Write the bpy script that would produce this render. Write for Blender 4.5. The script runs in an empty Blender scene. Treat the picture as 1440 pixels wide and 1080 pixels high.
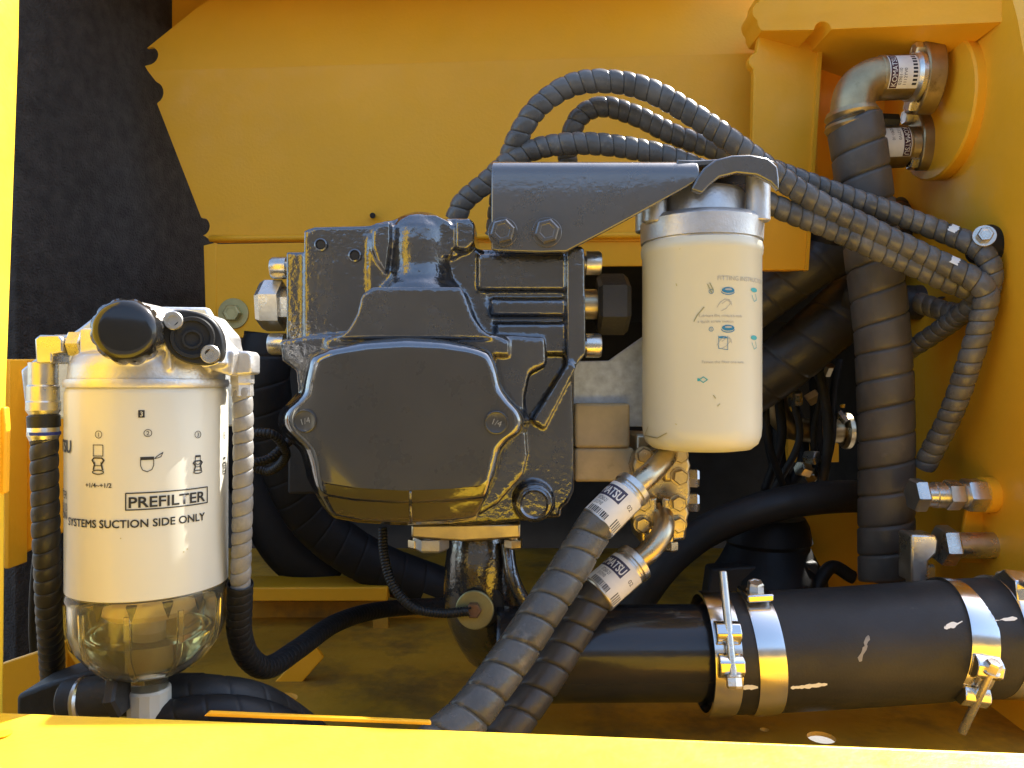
import bpy, bmesh, math, random
from mathutils import Vector, Matrix
random.seed(7)
scene = bpy.context.scene
C = scene.collection

# ---------------------------------------------------------------- camera, sky, sun, exposure
F = 1080.0            # focal length in photo pixels (1440 wide), a 27 mm phone lens
ZC = 1.35             # camera height
SUN = Vector((0.50, 0.42, 0.757)).normalized()   # direction towards the sun: behind the bay, from the right, high
EXPOSURE = 1.9
cam = bpy.data.cameras.new('camera')
cam.sensor_width = 36.0
cam.lens = 36.0 * F / 1440.0
cam.clip_start = 0.01
cam.clip_end = 500
camo = bpy.data.objects.new('camera', cam)
camo.location = (0, 0, ZC)
camo.rotation_euler = (math.radians(90), 0, 0)
C.objects.link(camo)
scene.camera = camo

world = bpy.data.worlds.new('World')
scene.world = world
world.use_nodes = True
wn = world.node_tree
sky = wn.nodes.new('ShaderNodeTexSky')
sky.sky_type = 'NISHITA'
sky.sun_disc = False
sky.sun_elevation = math.asin(SUN.z)
sky.sun_rotation = math.atan2(SUN.x, SUN.y)
sky.air_density = 1.0
sky.dust_density = 1.8
wn.links.new(sky.outputs[0], wn.nodes['Background'].inputs[0])
wn.nodes['Background'].inputs[1].default_value = 0.13

sl = bpy.data.lights.new('sun', 'SUN')
sl.energy = 4.0
sl.angle = math.radians(0.53)
sl.color = (1.0, 0.95, 0.86)
so = bpy.data.objects.new('sun', sl)
so.rotation_euler = SUN.to_track_quat('Z', 'Y').to_euler()
so.location = (1, 1, 4)
C.objects.link(so)
scene.view_settings.view_transform = 'Standard'
scene.view_settings.look = 'None'
scene.view_settings.gamma = 1.0
scene.view_settings.exposure = EXPOSURE

# ---------------------------------------------------------------- helpers
def W(px, py, d):
    return Vector(((px - 720.0) / F * d, d, ZC + (540.0 - py) / F * d))

def S(px, d):                 # pixel length to metres at a depth
    return px / F * d

X, Y, Z = Vector((1, 0, 0)), Vector((0, 1, 0)), Vector((0, 0, 1))

def frame(axis):
    a = Vector(axis).normalized()
    ref = Z if abs(a.z) < 0.9 else X
    u = a.cross(ref).normalized()
    return a, u, a.cross(u).normalized()

class Path:
    def __init__(self, pts, n=400, closed=False):
        P = [Vector(p) for p in pts]
        ext = [P[0] * 2 - P[1]] + P + [P[-1] * 2 - P[-2]]
        out = []
        k = max(6, n // (len(P) - 1))
        for i in range(1, len(ext) - 2):
            p0, p1, p2, p3 = ext[i - 1:i + 3]
            for j in range(k):
                t = j / k
                out.append(0.5 * ((2 * p1) + (p2 - p0) * t + (2 * p0 - 5 * p1 + 4 * p2 - p3) * t * t + (3 * p1 - p0 - 3 * p2 + p3) * t ** 3))
        out.append(P[-1])
        self.p = out
        self.s = [0.0]
        for a, b in zip(out, out[1:]):
            self.s.append(self.s[-1] + (b - a).length)
        self.L = self.s[-1]
        self.T = []
        for i in range(len(out)):
            a = out[max(0, i - 1)]; b = out[min(len(out) - 1, i + 1)]
            self.T.append((b - a).normalized())
        _, u, _ = frame(self.T[0])
        self.U = [u]
        for i in range(1, len(out)):
            q = self.T[i - 1].rotation_difference(self.T[i])
            u = (q @ self.U[-1])
            u = (u - self.T[i] * u.dot(self.T[i])).normalized()
            self.U.append(u)
        self.i = 0
    def at(self, s):
        import bisect
        if s <= 0:
            return self.p[0] + self.T[0] * s, self.T[0], self.U[0]
        if s >= self.L:
            return self.p[-1] + self.T[-1] * (s - self.L), self.T[-1], self.U[-1]
        i = bisect.bisect_right(self.s, s) - 1
        t = (s - self.s[i]) / max(1e-9, self.s[i + 1] - self.s[i])
        return (self.p[i].lerp(self.p[i + 1], t), self.T[i].lerp(self.T[i + 1], t).normalized(), self.U[i].lerp(self.U[i + 1], t).normalized())

class MB:
    """collects closed shapes into one mesh"""
    def __init__(self):
        self.v = []; self.f = []; self.m = []
    def add(self, vs, fs, mi=0):
        o = len(self.v)
        self.v += [Vector(v) for v in vs]
        self.f += [tuple(i + o for i in f) for f in fs]
        self.m += [mi] * len(fs)
        return self
    def prism(self, pts, ext, mi=0):
        """pts: 3D loop (anticlockwise towards the viewer), extruded by vector ext"""
        n = len(pts); pts = [Vector(p) for p in pts]
        if not isinstance(ext, (list, tuple)) or not isinstance(ext[0], Vector):
            back = [p + Vector(ext) for p in pts]
        else:
            back = list(ext)
        nrm = Vector((0, 0, 0))
        for a, b in zip(pts, pts[1:] + pts[:1]):
            nrm += a.cross(b)
        flip = nrm.dot(back[0] - pts[0]) > 0
        fs = [tuple(range(n)), tuple(range(2 * n - 1, n - 1, -1))]
        fs += [(i, i + n, (i + 1) % n + n, (i + 1) % n) for i in range(n)]
        if flip:
            fs = [tuple(reversed(f)) for f in fs]
        return self.add(pts + back, fs, mi)
    def px(self, pts, d0, d1, mi=0):
        """outline in photo pixels at depth d0, extruded straight back to depth d1"""
        return self.prism([W(x, y, d0) for x, y in pts], Vector((0, d1 - d0, 0)), mi)
    def box(self, x0, y0, x1, y1, d0, d1, mi=0):
        return self.px([(x0, y0), (x1, y0), (x1, y1), (x0, y1)], d0, d1, mi)
    def lathe(self, prof, o, axis, seg=32, ph=0.0, mi=0):
        a, u, w = frame(axis); o = Vector(o)
        vs = []; idx = []
        for r, h in prof:
            if r <= 1e-7:
                idx.append([len(vs)]); vs.append(o + a * h)
            else:
                idx.append(list(range(len(vs), len(vs) + seg)))
                for k in range(seg):
                    t = 2 * math.pi * k / seg + ph
                    vs.append(o + a * h + (u * math.cos(t) + w * math.sin(t)) * r)
        fs = []
        for A, B in zip(idx, idx[1:]):
            for k in range(seg):
                k2 = (k + 1) % seg
                if len(A) == 1 and len(B) == 1: continue
                if len(A) == 1: fs.append((A[0], B[k2], B[k]))
                elif len(B) == 1: fs.append((A[k], A[k2], B[0]))
                else: fs.append((A[k], A[k2], B[k2], B[k]))
        # frame() gives a right handed (u, w, -a)/(u,w,a) set; make faces point out later
        return self.add(vs, fs, mi)
    def cyl(self, p, q, r, seg=28, ch=0.12, r2=None, mi=0):
        p = Vector(p); q = Vector(q); L = (q - p).length; r2 = r if r2 is None else r2
        c = min(ch * r, L * 0.3)
        return self.lathe([(0, 0), (r - c, 0), (r, c), (r2, L - c), (r2 - c, L), (0, L)], p, q - p, seg, mi=mi)
    def tube(self, pts, r, seg=20, n=80, cap=True, mi=0, rf=None):
        P = Path(pts, n)
        vs = []; N = n
        for i in range(N + 1):
            p, t, u = P.at(P.L * i / N)
            w = t.cross(u)
            rr = rf(i / N) if rf else r
            for k in range(seg):
                a = 2 * math.pi * k / seg
                vs.append(p + (u * math.cos(a) + w * math.sin(a)) * rr)
        fs = []
        for i in range(N):
            for k in range(seg):
                k2 = (k + 1) % seg
                fs.append((i * seg + k, i * seg + k2, (i + 1) * seg + k2, (i + 1) * seg + k))
        if cap:
            fs.append(tuple(reversed(range(seg)))); fs.append(tuple(range(N * seg, N * seg + seg)))
        return self.add(vs, fs, mi)
    def spiral(self, pts, R, pitch, amp, mode='bead', seg=28, mi=0, wob=0.0):
        """tube whose surface is wound by a strip: the grid follows the helix"""
        P = Path(pts, 500)
        if mode == 'bead':
            ts = [0, .03, .08, .2, .5, .8, .92, .97]
            pr = lambda t: max(0.0, math.sin(math.pi * t)) ** 0.34
        elif mode == 'lap':
            ts = [0, .03, .09, .3, .6, .85, .96]
            pr = lambda t: (0.0 if t < .01 else min(1.0, t / .09)) * (1.0 - 0.55 * max(0, t - .09))
        else:
            ts = [0, .035, .07, .13, .5, .87, .95, .985]
            pr = lambda t: 1 - math.exp(-(min(t, 1 - t) / .045) ** 2)
        n = len(ts)
        turns = int(P.L / pitch)
        vs = []; rows = turns * n
        f0 = random.uniform(0, 50)
        J = lambda q: math.sin(1.73 * q + f0) * .5 + math.sin(3.9 * q + 2 * f0) * .35 + math.sin(7.3 * q + f0 * 3) * .25
        for i in range(rows + n):
            tt = ts[i % n]; k0 = i // n
            s0 = (k0 + tt) * pitch - pitch
            for j in range(seg):
                a = 2 * math.pi * j / seg
                ph = k0 + j / seg
                jt = (1 - tt) * J(ph) + tt * J(ph + 1)
                s = s0 + pitch * j / seg + pitch * jt * wob * 6
                s = min(max(s, 0), P.L)
                p, t, u = P.at(s)
                w = t.cross(u)
                r = R * (1 + wob * J(ph * .61 + 9)) - amp * R * (1 - pr(tt))
                vs.append(p + (u * math.cos(a) + w * math.sin(a)) * r)
        fs = []
        for i in range(rows + n - 1):
            for j in range(seg):
                if j < seg - 1:
                    fs.append((i * seg + j, i * seg + j + 1, (i + 1) * seg + j + 1, (i + 1) * seg + j))
                elif i + n + 1 < rows + n:
                    fs.append((i * seg + j, (i + n) * seg, (i + n + 1) * seg, (i + 1) * seg + j))
        return self.add(vs, fs, mi)
    def loft(self, rings, cap0=True, cap1=True, mi=0):
        n = len(rings[0]); vs = [v for r in rings for v in r]; fs = []
        for i in range(len(rings) - 1):
            for k in range(n):
                k2 = (k + 1) % n
                fs.append((i * n + k, i * n + k2, (i + 1) * n + k2, (i + 1) * n + k))
        if cap0: fs.append(tuple(reversed(range(n))))
        if cap1:
            b = (len(rings) - 1) * n
            fs.append(tuple(range(b, b + n)))
        return self.add(vs, fs, mi)
    def build(self, name, mat, parent=None, bevel=0, seg=2, ang=35, smooth=True, recalc=True, remesh=0, smit=0):
        off = ROOT.get(parent.name, Vector((0, 0, 0))) if parent else Vector((0, 0, 0))
        me = bpy.data.meshes.new(name)
        me.from_pydata([v - off for v in self.v], [], self.f)
        mats = mat if isinstance(mat, (list, tuple)) else [mat]
        for m in mats: me.materials.append(m)
        for p, mi in zip(me.polygons, self.m):
            p.material_index = min(mi, len(mats) - 1)
        if recalc:
            bm = bmesh.new(); bm.from_mesh(me)
            bmesh.ops.recalc_face_normals(bm, faces=bm.faces)
            bm.to_mesh(me); bm.free()
        me.validate()
        if smooth:
            for p in me.polygons: p.use_smooth = True
            if ang < 180: me.set_sharp_from_angle(angle=math.radians(ang))
        o = bpy.data.objects.new(name, me)
        C.objects.link(o)
        if parent:
            o.parent = parent
            ROOT[o.name] = off
        if remesh:
            r = o.modifiers.new('remesh', 'REMESH'); r.mode = 'VOXEL'; r.voxel_size = remesh; r.use_smooth_shade = True
            if smit:
                s = o.modifiers.new('smooth', 'SMOOTH'); s.factor = 0.5; s.iterations = smit
        if bevel:
            b = o.modifiers.new('bevel', 'BEVEL'); b.width = bevel; b.segments = seg; b.limit_method = 'ANGLE'; b.angle_limit = math.radians(38)
            b.harden_normals = False
        return o

ROOT = {}
def thing(name, label, cat, loc, group=None):
    o = bpy.data.objects.new(name, None); C.objects.link(o)
    o.empty_display_size = 0.02
    o.location = loc
    ROOT[o.name] = Vector(loc)
    o['label'] = label; o['category'] = cat
    if group: o['group'] = group
    return o
def tag(o, label, cat, group=None):
    o['label'] = label; o['category'] = cat
    if group: o['group'] = group
    return o
def struct(o):
    o['kind'] = 'structure'; return o

# ---------------------------------------------------------------- materials
def mat(name, col, rough=0.5, metal=0.0, bump=None, var=None, coat=0.0, rvar=0.0, dust=None, spec=0.5, trans=0.0, ior=1.45, coatior=1.5):
    """bump=(scale,strength,distance), var=(scale,amount), dust=(colour,scale,threshold,amount)"""
    m = bpy.data.materials.new(name); m.use_nodes = True
    nt = m.node_tree; N = nt.nodes; L = nt.links
    b = N['Principled BSDF']
    b.inputs['Base Color'].default_value = (*col, 1)
    b.inputs['Roughness'].default_value = rough
    b.inputs['Metallic'].default_value = metal
    b.inputs['Specular IOR Level'].default_value = spec
    b.inputs['Coat Weight'].default_value = coat
    b.inputs['Coat Roughness'].default_value = 0.06
    b.inputs['Coat IOR'].default_value = coatior
    b.inputs['Transmission Weight'].default_value = trans
    b.inputs['IOR'].default_value = ior
    tc = N.new('ShaderNodeTexCoord')
    cur = None
    def noise_tex(scale, detail=5, rgh=.55):
        t = N.new('ShaderNodeTexNoise'); t.inputs['Scale'].default_value = scale
        t.inputs['Detail'].default_value = detail; t.inputs['Roughness'].default_value = rgh
        L.new(tc.outputs['Object'], t.inputs['Vector']); return t
    if var:
        t = noise_tex(var[0])
        r = N.new('ShaderNodeMapRange'); r.inputs['From Min'].default_value = .3; r.inputs['From Max'].default_value = .7
        r.inputs['To Min'].default_value = 1 - var[1]; r.inputs['To Max'].default_value = 1 + var[1]
        L.new(t.outputs['Fac'], r.inputs['Value'])
        mx = N.new('ShaderNodeMix'); mx.data_type = 'RGBA'; mx.blend_type = 'MULTIPLY'
        mx.inputs['Factor'].default_value = 1
        mx.inputs['A'].default_value = (*col, 1)
        L.new(r.outputs['Result'], mx.inputs['B'])
        cur = mx.outputs['Result']
    if dust:
        t = noise_tex(dust[1], 8, .68)
        r = N.new('ShaderNodeMapRange'); r.inputs['From Min'].default_value = dust[2]; r.inputs['From Max'].default_value = dust[2] + .14
        r.inputs['To Min'].default_value = 0; r.inputs['To Max'].default_value = dust[3]
        L.new(t.outputs['Fac'], r.inputs['Value'])
        mx = N.new('ShaderNodeMix'); mx.data_type = 'RGBA'
        mx.inputs['A'].default_value = (*col, 1)
        if cur: L.new(cur, mx.inputs['A'])
        mx.inputs['B'].default_value = (*dust[0], 1)
        L.new(r.outputs['Result'], mx.inputs['Factor'])
        cur = mx.outputs['Result']
    if cur: L.new(cur, b.inputs['Base Color'])
    if rvar:
        t = noise_tex(35, 6, .65)
        r = N.new('ShaderNodeMapRange'); r.inputs['From Min'].default_value = .3; r.inputs['From Max'].default_value = .7
        r.inputs['To Min'].default_value = max(.03, rough - rvar); r.inputs['To Max'].default_value = min(1, rough + rvar)
        L.new(t.outputs['Fac'], r.inputs['Value']); L.new(r.outputs['Result'], b.inputs['Roughness'])
    if bump:
        t = noise_tex(bump[0], 3, .5)
        bp = N.new('ShaderNodeBump'); bp.inputs['Strength'].default_value = bump[1]; bp.inputs['Distance'].default_value = bump[2]
        L.new(t.outputs['Fac'], bp.inputs['Height']); L.new(bp.outputs['Normal'], b.inputs['Normal'])
        if coat: L.new(bp.outputs['Normal'], b.inputs['Coat Normal'])
    return m

YEL = (0.83, 0.41, 0.020)
M = dict(
    yellow=mat('yellow_paint', YEL, .42, bump=(260, .12, .002), var=(5, .06), rvar=.14, spec=.32, dust=((.45, .22, .03), 11, .62, .22)),
    yellow_sun=mat('yellow_paint_sunlit', (0.82, 0.53, 0.035), .4, bump=(260, .1, .002), var=(7, .05), rvar=.1, dust=((.35, .2, .04), 26, .74, .6)),  # same yellow paint, shifted to lemon to stand for direct sun
    foam=mat('black_foam', (.050, .044, .040), .95, bump=(420, 1.0, .006), var=(60, .35), spec=.3),
    pump=mat('pump_casting_paint', (.026, .026, .027), .24, bump=(200, .20, .0030), var=(30, .25), coat=1.0, coatior=1.9, spec=.8, rvar=.1, dust=((.13, .11, .07), 40, .68, .5)),
    cover=mat('pump_cover_paint', (.042, .041, .039), .30, bump=(120, .05, .002), var=(9, .10), rvar=.07, coat=.5, spec=.6, dust=((.25, .24, .2), 120, .74, .7)),
    stamp=mat('stamp_highlight', (.30, .30, .29), .4),  # pale grey stands for light catching the embossed figures
    gloss=mat('pump_gloss_paint', (.022, .022, .022), .16, bump=(170, .12, .002), var=(20, .2), coat=1.0, coatior=2.3, spec=1.0, dust=((.15, .13, .09), 60, .7, .4)),
    dim_dirty=mat('dimmed_dirty_yellow_paint', (.52, .27, .02), .5, bump=(120, .2, .002), var=(6, .25), rvar=.15, dust=((.14, .09, .03), 9, .47, .7)),  # yellow paint darkened for the dim lower bay, plus brown dirt patches
    pipe=mat('brown_plated_pipe', (.40, .31, .17), .40, .9, bump=(300, .12, .001), var=(25, .3), rvar=.12, dust=((.10, .07, .03), 40, .56, .6)),
    grey=mat('bracket_paint', (.050, .048, .045), .30, spec=.8, coatior=1.75, bump=(300, .035, .002), var=(12, .15), coat=1.0, rvar=.1, dust=((.2, .18, .14), 70, .70, .5)),
    black=mat('black_gloss_paint', (.018, .018, .019), .2, bump=(200, .06, .002), coat=.3, rvar=.08, dust=((.12, .1, .07), 60, .7, .5)),
    rubber=mat('rubber', (.026, .025, .024), .5, bump=(500, .2, .001), var=(14, .3), rvar=.12, dust=((.16, .15, .13), 40, .66, .45), spec=.4),
    rubber_d=mat('dark_rubber', (.014, .014, .015), .55, bump=(400, .2, .001), var=(14, .3), rvar=.1, dust=((.08, .07, .06), 40, .7, .4), spec=.35),
    wrap=mat('spiral_guard_plastic', (.12, .115, .105), .28, bump=(300, .2, .0012), var=(30, .35), rvar=.12, dust=((.30, .28, .24), 60, .60, .55)),
    wrap_g=mat('spiral_guard_grey', (.085, .083, .075), .28, bump=(300, .2, .0012), var=(26, .3), rvar=.12, dust=((.27, .26, .23), 45, .58, .5)),
    wrap_l=mat('spiral_guard_pale_dusty', (.21, .20, .185), .5, bump=(300, .2, .0012), var=(26, .25), dust=((.36, .34, .3), 45, .5, .5)),
    wrap_d=mat('spiral_guard_dark', (.045, .041, .037), .42, bump=(300, .2, .0012), var=(26, .3), rvar=.12, dust=((.14, .13, .12), 45, .64, .4)),
    wrap_b=mat('spiral_guard_brownish', (.085, .074, .062), .42, bump=(300, .2, .0012), var=(20, .3), rvar=.12, dust=((.2, .18, .15), 30, .62, .4)),
    alu=mat('cast_aluminium', (.62, .60, .57), .42, .85, bump=(500, .25, .0012), var=(40, .15), rvar=.1, dust=((.16, .14, .1), 50, .66, .4)),
    zinc=mat('zinc_steel', (.66, .63, .56), .3, .95, bump=(400, .12, .001), var=(40, .18), rvar=.12, dust=((.2, .15, .08), 80, .68, .5)),
    olive=mat('yellow_zinc_steel', (.58, .49, .33), .32, .95, bump=(400, .12, .001), var=(30, .2), rvar=.12, dust=((.14, .1, .05), 60, .66, .5)),
    band=mat('stainless_band', (.72, .70, .66), .2, 1.0, bump=(60, .05, .002), rvar=.08, dust=((.3, .26, .2), 90, .7, .3)),
    galv=mat('galvanised_plate', (.62, .67, .72), .45, .7, bump=(300, .15, .001), var=(120, .2)),
    beige=mat('beige_clamp_block', (.55, .45, .27), .5, bump=(300, .2, .0015), var=(40, .15), dust=((.2, .14, .06), 30, .64, .5)),
    cream=mat('cream_canister', (.64, .635, .53), .36, bump=(150, .04, .001), var=(9, .03), coat=.25, rvar=.06, dust=((.42, .33, .14), 34, .71, .4)),
    white=mat('white_canister', (.61, .59, .50), .34, bump=(150, .04, .001), var=(9, .03), coat=.25, rvar=.06, dust=((.5, .44, .3), 55, .75, .35)),
    knob=mat('black_plastic_knob', (.012, .012, .012), .16, bump=(120, .05, .001), coat=.2),
    plast=mat('black_plastic', (.018, .018, .018), .4, bump=(300, .15, .001)),
    ink=mat('black_print', (.02, .02, .022), .5),
    blue=mat('blue_print', (.03, .20, .36), .5),
    teal=mat('teal_print', (.05, .36, .38), .5),
    greyp=mat('grey_print', (.42, .41, .36), .5),
    maroon=mat('maroon_print', (.06, .02, .025), .5),
    navy=mat('navy_print', (.05, .045, .08), .5),
    label=mat('white_label', (.74, .71, .64), .45, var=(60, .08), dust=((.4, .34, .22), 60, .62, .4)),
    mark=mat('white_paint_pen', (.78, .78, .74), .6, dust=((.3, .3, .28), 200, .62, .5)),
    tie=mat('blue_tape', (.03, .05, .35), .4),
    dark=mat('unlit_gap_black', (.022, .021, .020), .7, var=(20, .4)),  # near-black standing in for the unlit engine gap and holes
    dark2=mat('dark_cast_iron', (.03, .029, .028), .55, bump=(200, .3, .002), var=(20, .4)),
    concrete=mat('concrete', (.14, .125, .105), .9, bump=(40, .3, .01), var=(3, .15)),
    blocker=mat('blocker_dark', (.075, .068, .060), .9, bump=(12, .4, .01), var=(3, .3)),  # surface of the added wall that darkens the pump's reflections
    washer=mat('plated_washer', (.42, .40, .20), .4, .7, var=(40, .2)),
    rust=mat('rusty_nut', (.22, .12, .06), .6, .4, bump=(400, .4, .001), var=(80, .3)),
)
# clear amber bowl
def bowl_mat():
    m = bpy.data.materials.new('amber_clear_plastic'); m.use_nodes = True
    b = m.node_tree.nodes['Principled BSDF']
    b.inputs['Base Color'].default_value = (.98, .94, .76, 1)
    b.inputs['Roughness'].default_value = .06
    b.inputs['Transmission Weight'].default_value = .97
    b.inputs['IOR'].default_value = 1.42
    return m
M['bowl'] = bowl_mat()
def fuel_mat():
    m = bpy.data.materials.new('diesel_fuel'); m.use_nodes = True
    b = m.node_tree.nodes['Principled BSDF']
    b.inputs['Base Color'].default_value = (.80, .74, .42, 1)
    b.inputs['Roughness'].default_value = .02
    b.inputs['Transmission Weight'].default_value = .95
    b.inputs['IOR'].default_value = 1.36
    return m
M['fuel'] = fuel_mat()

# ---------------------------------------------------------------- small builders
def hexbolt(parent, c, axis, R, h, wr=0, name='bolt', m=None, ph=0.0, wt=.0016, shank=0.012):
    b = MB(); a = Vector(axis).normalized(); c = Vector(c)
    z0 = 0
    if wr:
        b.lathe([(0, -.0005), (wr, -.0005), (wr, wt * .8), (wr - .0003, wt), (0, wt)], c, a, 28)
        z0 = wt
    b.lathe([(0, z0 - .0004), (R * .98, z0 - .0004), (R, z0 + h * .08), (R, z0 + h * .8), (R * .86, z0 + h), (R * .62, z0 + h), (R * .58, z0 + h * .96), (0, z0 + h * .96)], c, a, 6, ph)
    if shank:
        b.lathe([(0, -shank), (R * .5, -shank), (R * .5, 0.0002), (0, .0002)], c, a, 12)
    return b.build(name, m or M['zinc'], parent, ang=25)

def capscrew(parent, c, axis, R, h, m=None, name='cap_screw'):
    b = MB(); c = Vector(c)
    b.lathe([(0, -.012), (R * .6, -.012), (R * .6, 0), (R, 0), (R, h * .85), (R * .9, h), (R * .55, h), (R * .52, h * .5), (0, h * .5)], c, axis, 24)
    return b.build(name, m or M['zinc'], parent, ang=30)

_tc = {}
def text2d(s):
    """vertices (x right, y up, height 1 = font size) and faces of a string in the built-in font"""
    if s in _tc: return _tc[s]
    cu = bpy.data.curves.new('t', 'FONT'); cu.body = s; cu.size = 1.0; cu.align_x = 'LEFT'; cu.resolution_u = 3
    ob = bpy.data.objects.new('t', cu); C.objects.link(ob)
    bpy.context.view_layer.update()
    me = bpy.data.meshes.new_from_object(ob.evaluated_get(bpy.context.evaluated_depsgraph_get()))
    vs = [(v.co.x, v.co.y) for v in me.vertices]; fs = [tuple(p.vertices) for p in me.polygons]
    bpy.data.objects.remove(ob); bpy.data.curves.remove(cu); bpy.data.meshes.remove(me)
    _tc[s] = (vs, fs)
    return _tc[s]

class Decal:
    """flat print laid on a cylinder: u = arc length, v = along the axis, layers 0.12 mm apart"""
    def __init__(self, o, axis, n0, r, off=.00025):
        self.o = Vector(o); self.a = Vector(axis).normalized(); n0 = Vector(n0)
        self.n = (n0 - self.a * n0.dot(self.a)).normalized(); self.t = self.a.cross(self.n); self.r = r; self.off = off
        self.mb = MB(); self.mats = []
    def map(self, u, v, lay=0):
        q = u / self.r
        return self.o + self.a * v + (self.n * math.cos(q) + self.t * math.sin(q)) * (self.r + self.off + lay * .00012)
    def mi(self, m):
        if m not in self.mats: self.mats.append(m)
        return self.mats.index(m)
    def poly(self, pts, m, lay=0):
        self.mb.add([self.map(u, v, lay) for u, v in pts], [tuple(range(len(pts)))], self.mi(m))
    def rect(self, u0, v0, u1, v1, m, lay=0, seg=None):
        seg = seg or max(1, int(abs(u1 - u0) / .002))
        vs = []; fs = []
        for i in range(seg + 1):
            u = u0 + (u1 - u0) * i / seg
            vs += [self.map(u, v0, lay), self.map(u, v1, lay)]
        fs = [(2 * i, 2 * i + 2, 2 * i + 3, 2 * i + 1) for i in range(seg)]
        self.mb.add(vs, fs, self.mi(m))
    def stroke(self, pts, w, m, lay=0, closed=False):
        P0 = list(pts) + ([pts[0]] if closed else [])
        P = [P0[0]]
        for (a, b), (c, d) in zip(P0, P0[1:]):
            k = max(1, int(math.hypot(c - a, d - b) / .004))
            P += [(a + (c - a) * i / k, b + (d - b) * i / k) for i in range(1, k + 1)]
        for (a, b), (c, d) in zip(P, P[1:]):
            l = math.hypot(c - a, d - b)
            if l < 1e-7: continue
            nx, ny = -(d - b) / l * w / 2, (c - a) / l * w / 2
            ex, ey = (c - a) / l * w * .3, (d - b) / l * w * .3
            self.poly([(a - ex + nx, b - ey + ny), (a - ex - nx, b - ey - ny), (c + ex - nx, d + ey - ny), (c + ex + nx, d + ey + ny)], m, lay)
    def ring(self, u, v, r, w, m, lay=0, n=20, ry=None, a0=0, a1=360):
        ry = ry or r
        pts = [(u + r * math.cos(math.radians(a0 + (a1 - a0) * i / n)), v + ry * math.sin(math.radians(a0 + (a1 - a0) * i / n))) for i in range(n + 1)]
        self.stroke(pts, w, m, lay)
    def disc(self, u, v, r, m, lay=0, ry=None, n=18):
        ry = ry or r
        self.poly([(u + r * math.cos(2 * math.pi * i / n), v + ry * math.sin(2 * math.pi * i / n)) for i in range(n)], m, lay)
    def text(self, s, u, v, size, m, lay=0, align='L', width=None, rot=0, bold=0):
        vs, fs = text2d(s)
        if not vs: return
        x0 = min(x for x, y in vs); x1 = max(x for x, y in vs)
        k = size
        kx = (width / (x1 - x0)) if width else k
        cr, sr = math.cos(math.radians(rot)), math.sin(math.radians(rot))
        out = []
        for x, y in vs:
            xx = (x - x0) * kx
            if align == 'C': xx -= (x1 - x0) * kx / 2
            if align == 'R': xx -= (x1 - x0) * kx
            yy = y * k
            out.append((xx * cr - yy * sr, xx * sr + yy * cr))
        offs = [(0, 0)] + ([(bold, 0), (0, bold), (bold, bold)] if bold else [])
        for j, (ox, oy) in enumerate(offs):
            self.mb.add([self.map(u + a + ox, v + b + oy, lay + j * .12) for a, b in out], fs, self.mi(m))
    def build(self, name, parent):
        o = self.mb.build(name, self.mats, parent, recalc=False, ang=180)
        self.mb = MB(); self.mats = []
        if name in ('lettering', 'wear_mark', 'instruction_text', 'arrow_print', 'sketch', 'step_numbers'): o['kind'] = 'stuff'
        return o

def uv_on_cyl(px, py, cx, cy, r, n0):
    """photo pixel -> (arc, z) on a standing cylinder with axis at (cx, cy)"""
    dx, dy, dz = (px - 720) / F, 1.0, (540 - py) / F
    A = dx * dx + dy * dy; B = -2 * (dx * cx + dy * cy); K = cx * cx + cy * cy - r * r
    D = B * B - 4 * A * K
    t = (-B - math.sqrt(max(0, D))) / (2 * A)
    x, y, z = dx * t - cx, dy * t - cy, ZC + dz * t
    n = Vector((n0[0], n0[1])).normalized(); tt = Vector((-n.y, n.x))
    return math.atan2(x * tt.x + y * tt.y, x * n.x + y * n.y) * r, z

# ---------------------------------------------------------------- the setting
def dp(px):                                    # the rear sheet stands a little closer on the right
    return 0.97 - (px - 205) / 940.0 * 0.05
def arc(cx, cy, r, a0, a1, n=7):
    return [(cx + r * math.cos(math.radians(a0 + (a1 - a0) * i / n)), cy - r * math.sin(math.radians(a0 + (a1 - a0) * i / n))) for i in range(n + 1)]

# ground outside, far below the bay
g = MB(); g.add([(-40, -40, 0), (40, -40, 0), (40, 40, 0), (-40, 40, 0)], [(0, 1, 2, 3)])
struct(g.build('ground', M['concrete'], smooth=False, recalc=False))

# dark wall added unseen behind the camera to darken pump reflections and front light
yw = MB(); yw.prism([(-9, -3.4, 0), (9, -3.4, 0), (9, -3.4, 2.9), (-9, -3.4, 2.9)], Vector((0, -.2, 0)))
struct(yw.build('blocker_wall', M['blocker'], smooth=False))
# bay floor with drain holes
ZF = ZC - 0.31
def floor_at(px, py):
    d = 0.31 * F / (py - 540.0)
    return W(px, py, d)
bm = bmesh.new()
def loop(pts):
    vs = [bm.verts.new(p) for p in pts]
    for a, b in zip(vs, vs[1:] + vs[:1]): bm.edges.new((a, b))
loop([(-.66, .41, ZF), (.52, .37, ZF), (.52, 1.45, ZF), (-.66, 1.45, ZF)])
for (hx, hy, r) in ((460, 1028, .011), (1155, 1037, .012), (398, 982, .014), (1075, 1026, .004)):
    c = floor_at(hx, hy)
    loop([(c.x + r * math.cos(t * math.pi / 8), c.y + r * math.sin(t * math.pi / 8), ZF) for t in range(16)])
bmesh.ops.triangle_fill(bm, use_beauty=True, use_dissolve=False, edges=bm.edges[:])
me = bpy.data.meshes.new('floor'); bm.to_mesh(me); bm.free(); me.materials.append(M['dim_dirty'])
fo = bpy.data.objects.new('floor', me); C.objects.link(fo); struct(fo)
sm = fo.modifiers.new('solid', 'SOLIDIFY'); sm.thickness = .004; sm.offset = -1

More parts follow.
